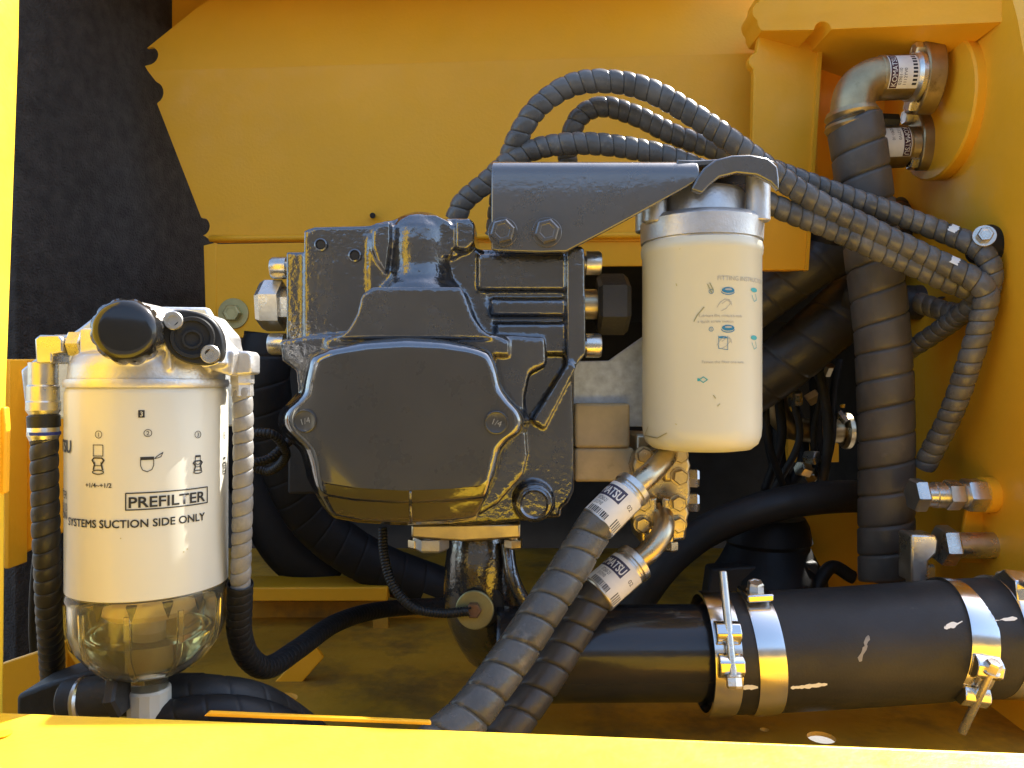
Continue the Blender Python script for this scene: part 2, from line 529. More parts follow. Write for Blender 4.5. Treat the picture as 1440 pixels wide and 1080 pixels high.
# rear sheet: leaning upper part above a crease, upright lower part
left = [(203, 64)] + arc(205, 76, 15, 65, -65) + [(203, 92), (208, 100)]
low_l = arc(213, 130, 17, 70, -60) + [(221, 146), (283, 306)] + arc(281, 318, 14, 50, -70) + [(288, 332), (300, 341)]
def wp(q): return W(q[0], q[1], dp(q[0]))
rw = MB()
upr = [q for q in low_l]
outline = [(208, 100)] + low_l + [(1150, 338), (1150, 72)]
rw.prism([wp(q) for q in outline], Vector((0, .004, 0)))
lean = Vector((0, .05, 0))
up = [(1150, 72)] + [(208, 100)] + list(reversed(left[:-1])) + [(268, 0), (305, -28), (1150, -28)]
def lw(q):
    k = max(0, (100 - q[1]) / 250.0)
    return wp(q) + lean * k
rw.prism([lw(q) for q in up], Vector((0, .004, 0)))
rear = struct(rw.build('rear_wall', M['yellow'], ang=25))
# flanges below the sheet
b = MB(); b.prism([W(x, y, dp(x) - .006) for x, y in [(303, 343), (440, 341), (440, 475), (318, 475), (303, 458)]], Vector((0, .005, 0)))
b.build('mounting_tab', M['yellow'], rear, bevel=.001)
b = MB(); b.prism([W(x, y, dp(x) - .007) for x, y in [(286, 345), (304, 341), (304, 480), (290, 480)]], Vector((0, .09, 0)))
b.build('tab_web', M['yellow'], rear, bevel=.001)
b = MB(); b.prism([W(x, y, dp(x) + .002) for x, y in [(440, 330), (1150, 326), (1150, 372), (440, 378)]], Vector((0, .004, 0)))
b.build('lower_hem', M['yellow'], rear, bevel=.001)
b = MB(); b.tube([wp((296, 336)) + Vector((0, -.002, 0)), wp((700, 333)) + Vector((0, -.002, 0)), wp((1145, 330)) + Vector((0, -.002, 0))], .004, 10, 20)
b.build('weld_bead', M['yellow'], rear, ang=180)
hexbolt(rear, W(329, 441, dp(329) - .006), -Y, .011, .008, wr=.019, m=M['washer'], wt=.003)
b = MB(); b.cyl(W(524, 303, .93), W(524, 303, .97), .0035, 12); b.build('rivet_hole', M['dark'], rear)
# second sheet seen through the gap at the upper left
b = MB(); b.px([(178, -60), (330, -60), (330, 60), (225, 42), (210, 30)], 1.06, 1.065)
b.build('corner_plate', M['yellow'], rear)
# column plate, top beam and recess behind the elbow fittings
b = MB(); b.px([(1069, 40), (1152, 42), (1154, 60), (1133, 380), (1054, 380), (1060, 110)] + arc(1066, 86, 13, 240, 100), .872, .884)
b.build('column_plate', M['yellow'], rear, bevel=.0015)
b = MB(); b.px([(1152, 44), (1158, 48), (1137, 380), (1133, 380)], .868, .90)
b.build('column_edge', M['yellow'], rear)
b = MB(); bo = [W(x, y, .862 - (x - 1060) / 350. * .142) for x, y in [(1070, -14), (1412, -14), (1409, 31), (1170, 41)] + arc(1157, 42, 12, 0, 180) + [(1071, 43), (1066, 36)] + arc(1072, 16, 14, 240, 110)]
b.prism(bo, [Vector((p.x, max(p.y + .02, min(.905, .95)), p.z)) for p in bo])
b.build('top_beam', M['yellow'], rear, bevel=.002)
b = MB(); b.px([(1130, 46), (1262, 46), (1270, 60), (1275, 365), (1130, 365)], .985, .99)
b.build('recess_panel', M['yellow'], rear)

b = MB(); b.px([(1128, 40), (1290, 40), (1290, 46), (1128, 46)], .885, .99)
b.build('recess_sky_block', M['yellow'], rear)  # plate added to keep overhead sky light out of the recess

# right wall
WR = []
def wall_x(d): return .474 - .07 * (.93 - d)
z0, z1 = ZF - .02, ZC + .40
rwall = MB().prism([Vector((wall_x(yy), yy, zz)) for yy, zz in ((1.02, z0), (.66, z0), (.66, ZC + .20), (.695, ZC + .33), (.72, z1), (1.02, z1))], Vector((.012, 0, 0)))
wr = struct(rwall.build('wall_right', M['yellow'], smooth=False))
cb = Vector((wall_x(.80), .80, ZC + S(380, .80)))
b = MB(); b.lathe([(0, -.01), (.074, -.01), (.074, .016), (.072, .018), (0, .018)], cb + X * .004 + Y * .02 + Z * .012, -X, 64)
b.build('round_boss', M['yellow'], wr, ang=30)
b = MB(); b.prism([W(1254, 46, .93), W(1290, 46, .93), W(1262, 68, .93)], Vector((0, .02, 0)))
b.build('dark_gap_patch', M['dark2'], wr)  # dark triangle standing in for the shadowy gap at the corner

# engine bay beyond: near-black sheets stand for the unlit void, stopping light leaks
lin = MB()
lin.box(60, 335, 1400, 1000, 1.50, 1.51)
bl = struct(lin.build('dark_gap_backing', M['dark'], smooth=False))
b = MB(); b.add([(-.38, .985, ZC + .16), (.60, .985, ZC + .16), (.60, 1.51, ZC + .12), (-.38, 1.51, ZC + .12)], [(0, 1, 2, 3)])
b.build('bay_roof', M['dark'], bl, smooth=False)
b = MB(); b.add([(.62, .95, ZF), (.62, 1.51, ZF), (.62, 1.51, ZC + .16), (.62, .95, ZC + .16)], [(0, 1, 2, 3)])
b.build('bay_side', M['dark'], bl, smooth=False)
# unseen slab added over the bay, edge cut to place the sun and shade
zh = ZC + .53
bm = bmesh.new()
loop([(-.75, .83, zh), (.19, .83, zh), (.232, .85, zh), (.236, .925, zh), (.70, 1.02, zh), (.70, 1.55, zh), (-.75, 1.55, zh)])
bmesh.ops.triangle_fill(bm, use_beauty=True, use_dissolve=False, edges=bm.edges[:])
me = bpy.data.meshes.new('shade_hood'); bm.to_mesh(me); bm.free(); me.materials.append(M['yellow'])
ho = bpy.data.objects.new('shade_hood', me); C.objects.link(ho); struct(ho)
sm = ho.modifiers.new('solid', 'SOLIDIFY'); sm.thickness = .003; sm.offset = 1
# yellow frame pieces low at the back
fr = MB(); fr.box(330, 826, 545, 846, .97, 1.03)
frame_o = struct(fr.build('rear_crossmember', M['yellow'], bevel=.002))
for (x0, y0, x1, y1, d0, d1) in ((340, 846, 720, 990, 1.02, 1.03), (524, 846, 546, 905, .975, .98), (720, 870, 1010, 960, 1.06, 1.07)):
    b = MB(); b.box(x0, y0, x1, y1, d0, d1); b.build('frame_plate', M['dim_dirty'], frame_o, bevel=.001)
b = MB(); b.px([(1075, 716), (1120, 700), (1300, 684), (1300, 870), (1090, 870)], 1.00, 1.01)
b.build('frame_plate', M['yellow'], frame_o, bevel=.001)
b = MB(); b.px([(360, 985), (440, 905), (455, 925), (380, 1010)], .80, .806)
b.build('gusset_plate', M['yellow'], frame_o, bevel=.001)

# front sill and left door post
sz = ZC - .179
def sill_d(x): return .42 - .087 * (x + .28)
sp = []
b = MB()
x0, x1 = -.55, .75
top = [Vector((x0, sill_d(x0), sz)), Vector((x1, sill_d(x1), sz)), Vector((x1, sill_d(x1) - .16, sz - .012)), Vector((x0, sill_d(x0) - .16, sz - .012))]
b.prism(top, Vector((0, 0, -.006)))
b.prism([top[0], top[1], top[1] - Z * .14, top[0] - Z * .14], Vector((0, -.005, 0)))
b.prism([top[3], top[2], top[2] - Z * .14, top[3] - Z * .14], Vector((0, .005, 0)))
sill = struct(b.build('front_sill', M['yellow_sun'], bevel=.003, seg=3))
b = MB()
def sillpt(px, back, up):
    # point on the back edge of the sill under a photo column
    k = (px - 720) / F
    d = (.42 - .087 * .28) / (1 + .087 * k)
    return Vector((k * d, d + back, sz + up))
b.prism([sillpt(285, .001, .001), sillpt(606, .001, .001), sillpt(604, .001, .0030), sillpt(292, .001, .0034)], Vector((0, .003, 0)))
b.build('lip_strip', M['yellow'], sill, bevel=.0006)
b = MB(); b.lathe([(0, -.001), (.004, 0), (.0045, .0008), (.002, .0014), (0, .0012)], floor_at(20, 1030) * 0 + Vector((-.262, .395, sz - .0015)), Z, 16)
b.build('weld_spot', M['yellow'], sill, ang=60)

post = MB()
A = [W(31, -60, .44), W(29, 60, .44), W(11, 560, .44), W(7, 1030, .44)]
ring = A + [a + Vector((-.07, 0, 0)) for a in reversed(A)]
post.prism(ring, Vector((0, -.10, 0)))
po = struct(post.build('door_post', M['yellow_sun'], bevel=.003, seg=3))
b = MB(); b.px([(-30, 575), (6, 572), (8, 600), (6, 694), (-30, 700)], .434, .439); b.build('latch_plate', M['yellow'], po, bevel=.001)

# foam lined left wall
fm = MB()
A = W(24, 540, .82); B = W(312, 540, 1.17)
fm.prism([Vector((A.x, A.y, ZF)), Vector((B.x, B.y, ZF)), Vector((B.x, B.y, ZC + .62)), Vector((A.x, A.y, ZC + .62))], Vector((-.03, .012, 0)))
tag(fm.build('foam_panel', M['foam'], bevel=.003), 'black grained acoustic foam lining on the left side of the bay', 'foam panel')

# lower left yellow side plate
b = MB(); b.px([(-30, 505), (112, 505), (112, 735), (50, 769), (4, 795), (-30, 812)], .60, .606)
sp = thing('side_plate', 'yellow steel plate behind the cream prefilter canister, cut off obliquely below', 'steel plate', W(40, 795, .60))
b.build('plate', M['yellow'], sp, bevel=.001)
b = MB(); b.px([(5, 505), (13, 505), (13, 800), (5, 800)], .578, .60)
b.build('edge_flange', M['yellow'], sp, bevel=.001)
b = MB(); b.px([(0, 934), (88, 905), (120, 950), (110, 1010), (0, 1015)], .57, .576)
fp = b.build('foot_plate', M['yellow'], None, bevel=.001)
tag(fp, 'low yellow plate at the foot of the foam lining', 'steel plate')
b = MB(); b.box(58, 918, 66, 966, .545, .575)
b.build('rib', M['yellow'], fp, bevel=.001)
# ---------------------------------------------------------------- hydraulic pump
pump = thing('hydraulic_pump', 'dark grey cast hydraulic pump with flat front cover in the middle of the bay', 'pump', W(600, 745, .70))
cs = MB()
flange = [(392, 479), (430, 472), (470, 469), (690, 469), (766, 474), (768, 512), (744, 524), (736, 560), (738, 600), (742, 640), (736, 668), (700, 710), (660, 734), (575, 740), (500, 734), (466, 700), (449, 672), (424, 640), (414, 600), (418, 560), (416, 522), (396, 508)]
cs.px(flange, .585, .635)
cs.px([(430, 500), (806, 505), (808, 690), (800, 708), (776, 727), (650, 740), (480, 722), (430, 600)], .625, .80)
cs.px([(474, 476), (490, 462), (502, 440), (508, 414), (524, 403), (648, 403), (655, 418), (664, 444), (676, 462), (694, 476)], .573, .68)
cs.px([(634, 350), (674, 350), (684, 420), (698, 478), (640, 478)], .622, .68)
cs.px([(518, 335), (550, 335), (550, 410), (518, 410)], .616, .68)
cs.px([(455, 478), (480, 468), (690, 468), (716, 478), (716, 500), (455, 500)], .577, .62)
# neck column and its flared top
def hz(py, d=.632): return S(540 - py, d)
cs.lathe([(0, ZC + hz(420)), (.034, ZC + hz(420)), (.034, ZC + hz(408)), (.0285, ZC + hz(396)), (.0265, ZC + hz(375)), (.0275, ZC + hz(345)), (.0265, ZC + hz(325)), (.020, ZC + hz(309)), (.010, ZC + hz(301)), (0, ZC + hz(299))], Vector((W(592, 0, .632).x, .632, 0)), Z, 48)
cs.px([(560, 310), (578, 301), (612, 301), (634, 312), (634, 360), (560, 360)], .612, .66)
cs.px([(522, 322), (527, 313), (560, 307), (660, 306), (668, 314), (667, 340), (655, 352), (640, 362), (545, 372), (530, 366), (524, 345)], .618, .74)
cs.px([(522, 324), (530, 314), (548, 311), (548, 340), (542, 382), (530, 368), (522, 348)], .606, .65)
cs.px([(640, 308), (660, 306), (668, 314), (667, 340), (655, 352), (640, 348)], .606, .65)
# left block, side flange
cs.px([(427, 324), (440, 319), (535, 316), (535, 480), (427, 480)], .618, .77)
cs.box(402, 354, 430, 480, .624, .76)
# right block and ribs, end flange
cs.box(655, 350, 800, 506, .625, .80)
cs.box(672, 357, 797, 407, .616, .64)
cs.box(690, 420, 797, 443, .616, .64)
cs.box(697, 455, 800, 498, .616, .64)
cs.px([(797, 347), (818, 345), (823, 352), (824, 498), (812, 512), (797, 512)], .608, .78)
cs.px([(748, 592), (800, 508), (811, 516), (766, 604)], .605, .65)
cs.lathe([(0, 0), (.0155, 0), (.0155, .08), (0, .08)], W(751, 708, .606), Y, 32)
cs.px([(700, 690), (790, 680), (790, 728), (690, 738)], .625, .70)
cs.build('casing', M['pump'], pump, remesh=.0016, smit=9)
# front cover: flat face, rolled edge, stepped lower lip
def polar(poly, c, n=220):
    out = []
    for i in range(n):
        t = 2 * math.pi * i / n; dx, dy = math.cos(t), math.sin(t); best = 0
        for (ax, ay), (bx, by) in zip(poly, poly[1:] + poly[:1]):
            ex, ey = bx - ax, by - ay
            den = dx * ey - dy * ex
            if abs(den) < 1e-9: continue
            u = ((ax - c[0]) * ey - (ay - c[1]) * ex) / den
            v = ((ax - c[0]) * dy - (ay - c[1]) * dx) / den
            if u > 0 and -1e-6 <= v <= 1 + 1e-6: best = max(best, u)
        out.append(best)
    for _ in range(2):
        out = [(out[i - 1] + 2 * out[i] + out[(i + 1) % n]) / 4 for i in range(n)]
    return out
cc = (568, 590)
face = [(446, 507), (470, 497), (520, 489), (570, 486), (620, 488), (660, 494), (682, 501), (690, 520), (696, 548), (708, 564), (722, 578), (727, 594), (722, 608), (706, 618), (694, 632), (688, 660), (682, 682), (640, 687), (568, 690), (500, 686), (450, 678), (446, 650), (440, 630), (428, 618), (414, 606), (408, 592), (413, 577), (426, 567), (437, 556), (441, 530)]
r0 = polar(face, cc); rf = polar(flange, cc)
def rg(d, grow=0, dl=None, drop=0, taper=0):
    out = []; n = len(r0)
    dl = d if dl is None else dl
    for i in range(n):
        t = 2 * math.pi * i / n
        low = max(0.0, min(1.0, (math.sin(t) - .5) / .14)); low = low * low * (3 - 2 * low)
        r = r0[i] + grow
        x = cc[0] + r * math.cos(t); y = cc[1] + (r - grow * low) * math.sin(t)
        y += drop * low; x = cc[0] + (x - cc[0]) * (1 - taper * low)
        out.append(W(x, y, d + (dl - d) * low))
    return out
cv = MB()
rings = [rg(.5615, -6), rg(.5616, -2), rg(.5620, 1, .5618, 0), rg(.5630, 4, .5623, 2), rg(.5648, 7, .5632, 14, .045), rg(.5675, 9.5, .5640, 16, .05), rg(.5705, 11.2, .5672, 18, .055), rg(.5735, 12, .5680, 21, .06), rg(.5765, 12.5, .5702, 42, .16), rg(.5800, 13.5, .5712, 45, .175), rg(.5850, 15, .5790, 47, .19), rg(.5900, 18, .585, 49, .2), rg(.60, 19, .60, 49, .2)]
cv.loft(rings, cap0=True, cap1=True, mi=1)
nr = len(r0)
for k_ in range(len(cv.f)):
    if len(cv.f[k_]) > 4 or k_ < nr: cv.m[k_] = 0
cov = cv.build('front_cover', [M['cover'], M['gloss']], pump, ang=28)
for (px, py, a) in ((429, 592, 15), (698, 594, -20)):
    e = MB(); c0 = W(px, py, .5612)
    e.lathe([(.0, -.004), (.0088, -.004), (.0088, .0004), (.0084, .0014), (.0078, .0016), (.0074, .0006), (.0070, .0004), (0, .0004)], c0, -Y, 32)
    ear = e.build('plug', M['cover'], cov, ang=30)
    vs, fs = text2d('1/4')
    m = MB(); ca, sa = math.cos(math.radians(a)), math.sin(math.radians(a))
    m.add([c0 + Vector(((x - .62) * .0062 * ca - (y - .35) * .0062 * sa, -.0009, (x - .62) * .0062 * sa + (y - .35) * .0062 * ca)) for x, y in vs], fs)
    m.build('stamp', M['stamp'], cov, recalc=False, smooth=False)
# parting seam
b = MB(); b.tube([W(577, 691, .5620), W(577, 704, .5630), W(577, 709, .567), W(578, 726, .569), W(578, 735, .571)], .0011, 8, 20)
b.build('parting_seam', M['pump'], cov, ang=180)
# threaded holes on the left block
for (px, py, r) in ((451, 344, .0052), (499, 359, .0052)):
    b = MB(); b.lathe([(.0032, .008), (.0032, 0), (r * .8, -.0012), (r, -.0006), (r, .001)], W(px, py, .6165), Y, 24)
    b.build('threaded_port', M['pump'], pump, ang=40)
    b = MB(); b.lathe([(0, 0), (.0033, 0)], W(px, py, .6161), Y, 20); b.build('port_hole', M['dark'], pump)
# side screws and plugs
def side(c, ax, R, h, nm='cap_screw'): return capscrew(pump, c, ax, R, h, name=nm)
for (px, py) in ((400, 377), (397, 484)): side(W(px + 4, py, .64), -X, .0092, .013)
b = MB(); pL = W(402, 430, .645)
b.lathe([(0, -.01), (.016, -.01), (.016, .002), (.0215, .002), (.0215, .004), (.0215, .017), (.019, .021), (.012, .021), (0, .020)], pL, -X, 6, .35)
b.build('hex_plug', M['zinc'], pump, ang=25)
for (px, py) in ((824, 370), (824, 486)): side(W(px, py, .64), X, .0100, .0125)
b = MB(); pR = W(824, 428, .66)
b.lathe([(0, -.01), (.013, -.01), (.013, .010), (.017, .010)], pR, X, 28)
b.build('plug_collar', M['olive'], pump, ang=30)
b = MB(); b.lathe([(0, .009), (.023, .009), (.0265, .012), (.0265, .032), (.023, .036), (0, .036)], pR, X, 6, .5)
b.build('hex_plug', M['dark2'], pump, ang=25)
b = MB(); b.lathe([(0, 0), (.0125, 0), (.0125, .004), (.0112, .0046), (.0095, .003), (0, .003)], W(751, 708, .6045), -Y, 32)
b.build('round_plug', M['pump'], pump, ang=30)
# underside: flange plate, bolts, elbow
b = MB(); b.px([(578, 738), (732, 736), (732, 757), (650, 762), (578, 757)], .63, .72)
b.build('port_flange', M['olive'], pump, bevel=.002)
hexbolt(pump, W(607, 757, .640), -Z, .0145, .010, name='drain_plug', m=M['alu'], ph=.5)
for px in (587, 722): hexbolt(pump, W(px, 759, .645), -Z, .008, .007, m=M['olive'], ph=.2)
b = MB(); b.tube([W(672, 750, .69), W(674, 800, .69), W(678, 850, .70), W(690, 905, .74)], .026, 28, 40, rf=lambda t: .026 + .008 * math.sin(t * 3) )
b.build('suction_elbow', M['pump'], pump, ang=180)
b = MB(); b.tube([W(712, 762, .67), W(722, 815, .66), W(748, 865, .66)], .006, 14, 30); b.build('cast_web', M['pump'], pump, ang=180)

# sensor with corrugated lead under the pump
sen = thing('temperature_sensor', 'round sensor with rusty centre nut under the pump, corrugated lead attached', 'sensor', W(668, 862, .66))
b = MB(); b.lathe([(0, -.03), (.019, -.03), (.019, -.002), (.017, 0), (0, 0)], W(678, 852, .662), -Y, 36); b.build('seat_ring', M['dark2'], sen, ang=30)
b = MB(); b.lathe([(0, 0), (.0165, 0), (.0165, .0025), (.0158, .003), (0, .003)], W(668, 857, .655), -Y + X * -.12, 36); b.build('washer', M['washer'], sen, ang=30)
hexbolt(sen, W(666, 857, .651), -Y, .0068, .006, name='nut', m=M['rust'])
b = MB(); b.spiral([W(538, 742, .665), W(540, 780, .66), W(552, 822, .655), W(580, 853, .652), (W(620, 862, .65)), W(664, 859, .646)], .0042, .0026, .22, 'bead', seg=14)
b.build('corrugated_lead', M['plast'], sen, ang=180)
# looped corrugated harness left of the pump
har = MB(); har.spiral([W(352, 608, .70), W(385, 612, .70), W(402, 640, .72), W(380, 662, .74), W(352, 655, .74)], .0045, .0032, .2, 'bead', seg=14)
tag(har.build('wiring_conduit', M['plast'], ang=180), 'thin black corrugated conduit looping between the white hose and the pump', 'conduit')
har = MB(); har.spiral([W(430, 600, .73), W(405, 622, .72), W(378, 645, .71), W(348, 652, .70)], .0045, .0032, .2, 'bead', seg=14)
tag(har.build('wiring_conduit', M['plast'], ang=180), 'black corrugated conduit running straight into the back of the pump', 'conduit')

# ---------------------------------------------------------------- bracket over the pump
brk = thing('mounting_bracket', 'dark grey bent steel bracket bolted on the pump, carrying the tall cream filter', 'bracket', W(750, 352, .60))
t = .005
zt = ZC + S(540 - 224, .60)
b = MB()
# one bent sheet: profile (y, z) swept along x; lower edge cut on a slant
prof = []
R = .014
yf = .595
zb = zt - R
xs = []
def sec(x, zlow, back=.10):
    o = [Vector((x, yf, zlow)), Vector((x, yf, zb))]
    for i in range(1, 9):
        a = math.pi / 2 * i / 8
        o.append(Vector((x, yf + R - R * math.cos(a), zb + R * math.sin(a))))
    o.append(Vector((x, yf + back, zt)))
    inn = [Vector((x, p.y, p.z)) for p in o]
    k = []
    for i, p in enumerate(o):
        if i <= 1: k.append(Vector((x, yf + t, p.z)))
        elif i <= 9:
            a = math.pi / 2 * (i - 1) / 8
            k.append(Vector((x, yf + R - (R - t) * math.cos(a), zb + (R - t) * math.sin(a))))
        else: k.append(Vector((x, p.y, zt - t)))
    return o + list(reversed(k))
stations = [(691, 351), (700, 353), (760, 355), (796, 354), (850, 326), (900, 299), (940, 277), (960, 266), (972, 259), (984, 251)]
b.loft([sec(W(px, 0, yf).x, W(0, py, yf).z) for px, py in stations])
# plate running on to the right, over the filter head
def plate_edge(u):      # front edge sweeps back then forward (flame cut)
    pass
zz = zt
fx = [(952, .600), (975, .602), (1000, .600), (1020, .597), (1045, .596), (1070, .598), (1088, .603), (1094, .612)]
front = [Vector((W(px, 0, d).x, d, zz)) for px, d in fx]
backp = [Vector((front[-1].x, .70, zz)), Vector((front[0].x, .70, zz))]
b.prism(front + backp, Vector((0, 0, -t)))
b.build('bent_plate', M['grey'], brk, bevel=.0012, ang=30)
b = MB(); b.px([(972, 266), (980, 250), (990, 236), (1006, 224), (1030, 218), (1055, 217), (1080, 222), (1094, 234), (1096, 250), (1096, 268), (1084, 256), (1064, 246), (1036, 243), (1012, 249), (996, 262), (988, 272)], .594, .601)
b.build('curled_lip', M['grey'], brk, bevel=.0015)
for px in (707, 769): hexbolt(brk, W(px, 327, yf - .0002), -Y, .0098, .006, wr=.0115, m=M['grey'], ph=.25, wt=.0014)

# ---------------------------------------------------------------- tall cream filter
fd = .64; fc = W(986, 540, fd); fx0, fy0 = fc.x, fc.y; fr_ = .0485
fil = thing('oil_filter', 'tall cream spin-on filter canister hanging under an aluminium head', 'filter', W(986, 640, fd))
ztop = ZC + S(540 - 346, fd); zbot = ZC - S(622 - 540, fd) - .006
ax0 = Vector((fx0, fy0, 0))
b = MB(); b.lathe([(0, zbot), (.030, zbot), (.040, zbot + .0015), (.0455, zbot + .006), (.0478, zbot + .012), (fr_, zbot + .02), (fr_, ztop - .010), (fr_ + .0008, ztop - .009), (fr_ + .0012, ztop - .004), (fr_ + .0004, ztop), (.04, ztop), (0, ztop)], ax0, Z, 96)
can = b.build('canister', M['cream'], fil, ang=50)
b = MB(); b.lathe([(.04, ztop - .001), (.0475, ztop), (.0475, ztop + .0015), (.0496, ztop + .002), (.0502, ztop + .018), (.0465, ztop + .022), (.04, ztop + .023), (0, ztop + .023)], ax0, Z, 72)
hd = b.build('filter_head', M['alu'], fil, ang=40)
b = MB(); zh = zt - .005
b.lathe([(0, ztop + .02), (.036, ztop + .02), (.036, ztop + .04), (.033, ztop + .044), (0, ztop + .044)], ax0, Z, 48); b.build('head_dome', M['alu'], fil, ang=40)
for ang_, h in ((-32, 1), (205, 1), (100, 1), (155, 0)):
    q = ax0 + Vector((math.cos(math.radians(ang_)) * .0465, math.sin(math.radians(ang_)) * .0465, 0))
    b = MB(); b.cyl(q + Z * (ztop + .015), q + Z * (zh + .0005 if h else ztop + .038), .0095, 24, .1)
    b.build('boss', M['alu'], fil, ang=40)
nf = Vector((-fx0, -fy0, 0))
D = Decal((fx0, fy0, 0), Z, nf, fr_)
def fp_(px, py): return uv_on_cyl(px, py, fx0, fy0, fr_, nf)
def ftxt(s, px, py, hpx, m, bold=0, wpx=None):
    u, v = fp_(px, py); u2 = fp_(px + wpx, py)[0] - u if wpx else None
    D.text(s, u, v, S(hpx, .60) * 1.35, m, 1, width=u2, bold=bold)
ftxt('FITTING INSTRUCTIONS', 1009, 394, 6.5, M['greyp'])
D.build('heading', can)
for (y0, n) in ((408, 1), (461, 2)):
    u, v = fp_(1024, y0); D.disc(u, v, .0052, M['blue'], 1, ry=.0022); D.disc(u, v + .0006, .0030, M['greyp'], 2, ry=.0008)
    D.ring(u - .0002, v - .0012, .0052, .0006, M['blue'], 1, ry=.0022, a0=180, a1=360)
    u2, v2 = fp_(1000, y0 + 2); D.ring(u2, v2, .0016, .0004, M['blue'], 1); D.text(str(n), u2 - .0006, v2 - .0008, .0024, M['blue'], 1)
    # hand outline and canister sketch
    a, c = fp_(1018, y0 + 18)
    pts = [(a - .0055, c - .0035), (a - .003, c + .0005), (a + .0005, c + .003), (a + .0045, c + .0025), (a + .005, c - .0005), (a + .002, c - .004), (a - .002, c - .0062)]
    D.stroke(pts, .0004, M['greyp'], 1); D.stroke([(p[0] * 1 + .0012, p[1] - .0012) for p in pts[1:5]], .0004, M['greyp'], 1)
    if n == 2:
        D.stroke([(a - .0042, c + .0035), (a - .0042, c - .006), (a + .003, c - .007), (a + .003, c + .0035)], .0004, M['blue'], 1)
        D.disc(a - .001, c + .0025, .0035, M['blue'], 1, ry=.0009)
D.build('sketch', can)
ftxt('*Lubricant film, contact is made', 981, 446, 4.2, M['greyp'], wpx=62)
ftxt('a quick screw motion', 981, 454, 4.2, M['greyp'], wpx=50)
ftxt('Fasten the filter one turn', 987, 511, 4.2, M['greyp'], wpx=58)
D.build('instruction_text', can)
u, v = fp_(989, 534)
D.stroke([(u - .003, v), (u, v + .0022), (u + .003, v), (u, v - .0022)], .0007, M['teal'], 1, True); D.rect(u - .0045, v - .0011, u - .0028, v + .0011, M['teal'], 1)
for (y0, n) in ((408, 3), (475, 4)):
    u, v = fp_(1060, y0); D.disc(u, v, .0045, M['teal'], 1, ry=.0018); D.stroke([(u - .003, v - .004), (u, v - .009), (u + .004, v - .0075), (u + .002, v - .003)], .0005, M['teal'], 1)
D.build('arrow_print', can)
# scratches and chips
for pts in ([(990, 432), (980, 444), (976, 452)], [(998, 398), (1003, 408)], [(912, 600), (907, 614)], [(908, 612), (925, 616), (938, 609)], [(956, 350), (962, 347)], [(986, 341), (993, 342)], [(951, 399), (952, 402)], [(1003, 556), (1006, 560)], [(1012, 568), (1009, 571)], [(950, 596), (952, 597)], [(995, 400), (1001, 412)]):
    D.stroke([fp_(*p) for p in pts], .0007, M['washer'], 2)
D.build('wear_mark', can)
# ---------------------------------------------------------------- fuel prefilter
pd = .50; pc = W(210, 540, pd); pr_ = .0483; pa = Vector((pc.x, pc.y, 0))
pre = thing('fuel_prefilter', 'white fuel prefilter with clear amber bowl and aluminium head on the left', 'filter', W(206, 950, pd))
zt_ = ZC + S(540 - 540, pd) ; zb_ = ZC - S(820 - 540, pd)
b = MB(); b.lathe([(0, zb_), (pr_ - .002, zb_), (pr_, zb_ + .001), (pr_, zt_ - .006), (pr_ - .0008, zt_ - .003), (pr_ - .004, zt_), (0, zt_)], pa, Z, 96)
pcan = b.build('canister', M['white'], pre, ang=40)
b = MB(); b.lathe([(pr_ - .006, zt_ - .002), (pr_ + .0004, zt_ - .002), (pr_ + .0012, zt_ + .0005), (pr_ + .0004, zt_ + .003), (pr_ - .006, zt_ + .0035)], pa, Z, 96)
b.build('rim_seal', M['alu'], pre, ang=50)
nP = Vector((-pc.x, -pc.y, 0))
D = Decal((pc.x, pc.y, 0), Z, nP, pr_)
def q(px, py): return uv_on_cyl(px, py, pc.x, pc.y, pr_, nP)
def ptxt(s, pa_, pb_, cap, m=M['ink'], bold=0.0):
    (u0, v0), (u1, v1) = q(*pa_), q(*pb_)
    D.text(s, u0, (v0 + v1) / 2, cap / .72, m, 1, width=u1 - u0, bold=bold)
px2m = .445 / F
ptxt('PREFILTER', (181, 711), (287, 708), 15.5 * px2m, bold=.00035)
(u0, v0), (u1, v1) = q(177, 715), q(291, 690)
vm = q(234, 714)[1]; vt = q(234, 691)[1]
D.stroke([(u0, vm), (u1, vm), (u1, vt), (u0, vt)], .0007, M['ink'], 1, True)
D.build('boxed_word', pcan)
ptxt('SYSTEMS SUCTION SIDE ONLY', (97, 739), (287, 730), 11.5 * px2m, bold=.00022)
uL, vL = q(97, 739); D.text('INJECTION', uL - .003, q(190, 735)[1], 11.5 * px2m / .72, M['ink'], 1, align='R', bold=.00022)
uK, vK = q(100, 628); D.text('KOMATSU', uK, vK - .004, .0105, M['ink'], 1, align='R', bold=.0006)
uK, vK = q(95, 702); D.text('WATER SEPARATOR FILTER', uK, vK, .007, M['ink'], 1, align='R')
uK, vK = q(95, 719); D.text('600-319-3610', uK, vK, .007, M['ink'], 1, align='R')
D.build('lettering', pcan)
for i, (px, py) in enumerate(((139, 611), (208, 609), (278, 611), (315, 612))):
    u, v = q(px, py); D.ring(u, v, .0021, .00035, M['ink'], 1); D.text(str(i + 1), u, v - .0013, .0036, M['ink'], 1, align='C')
u, v = q(199, 582); D.rect(u - .0017, v - .0022, u + .0017, v + .0022, M['ink'], 1); D.text('3', u, v - .0014, .004, M['white'], 2, align='C')
ptxt('+1/4~+1/2', (121, 686), (157, 685), 6.5 * px2m, bold=.00012)
D.build('step_numbers', pcan)
ik = M['ink']
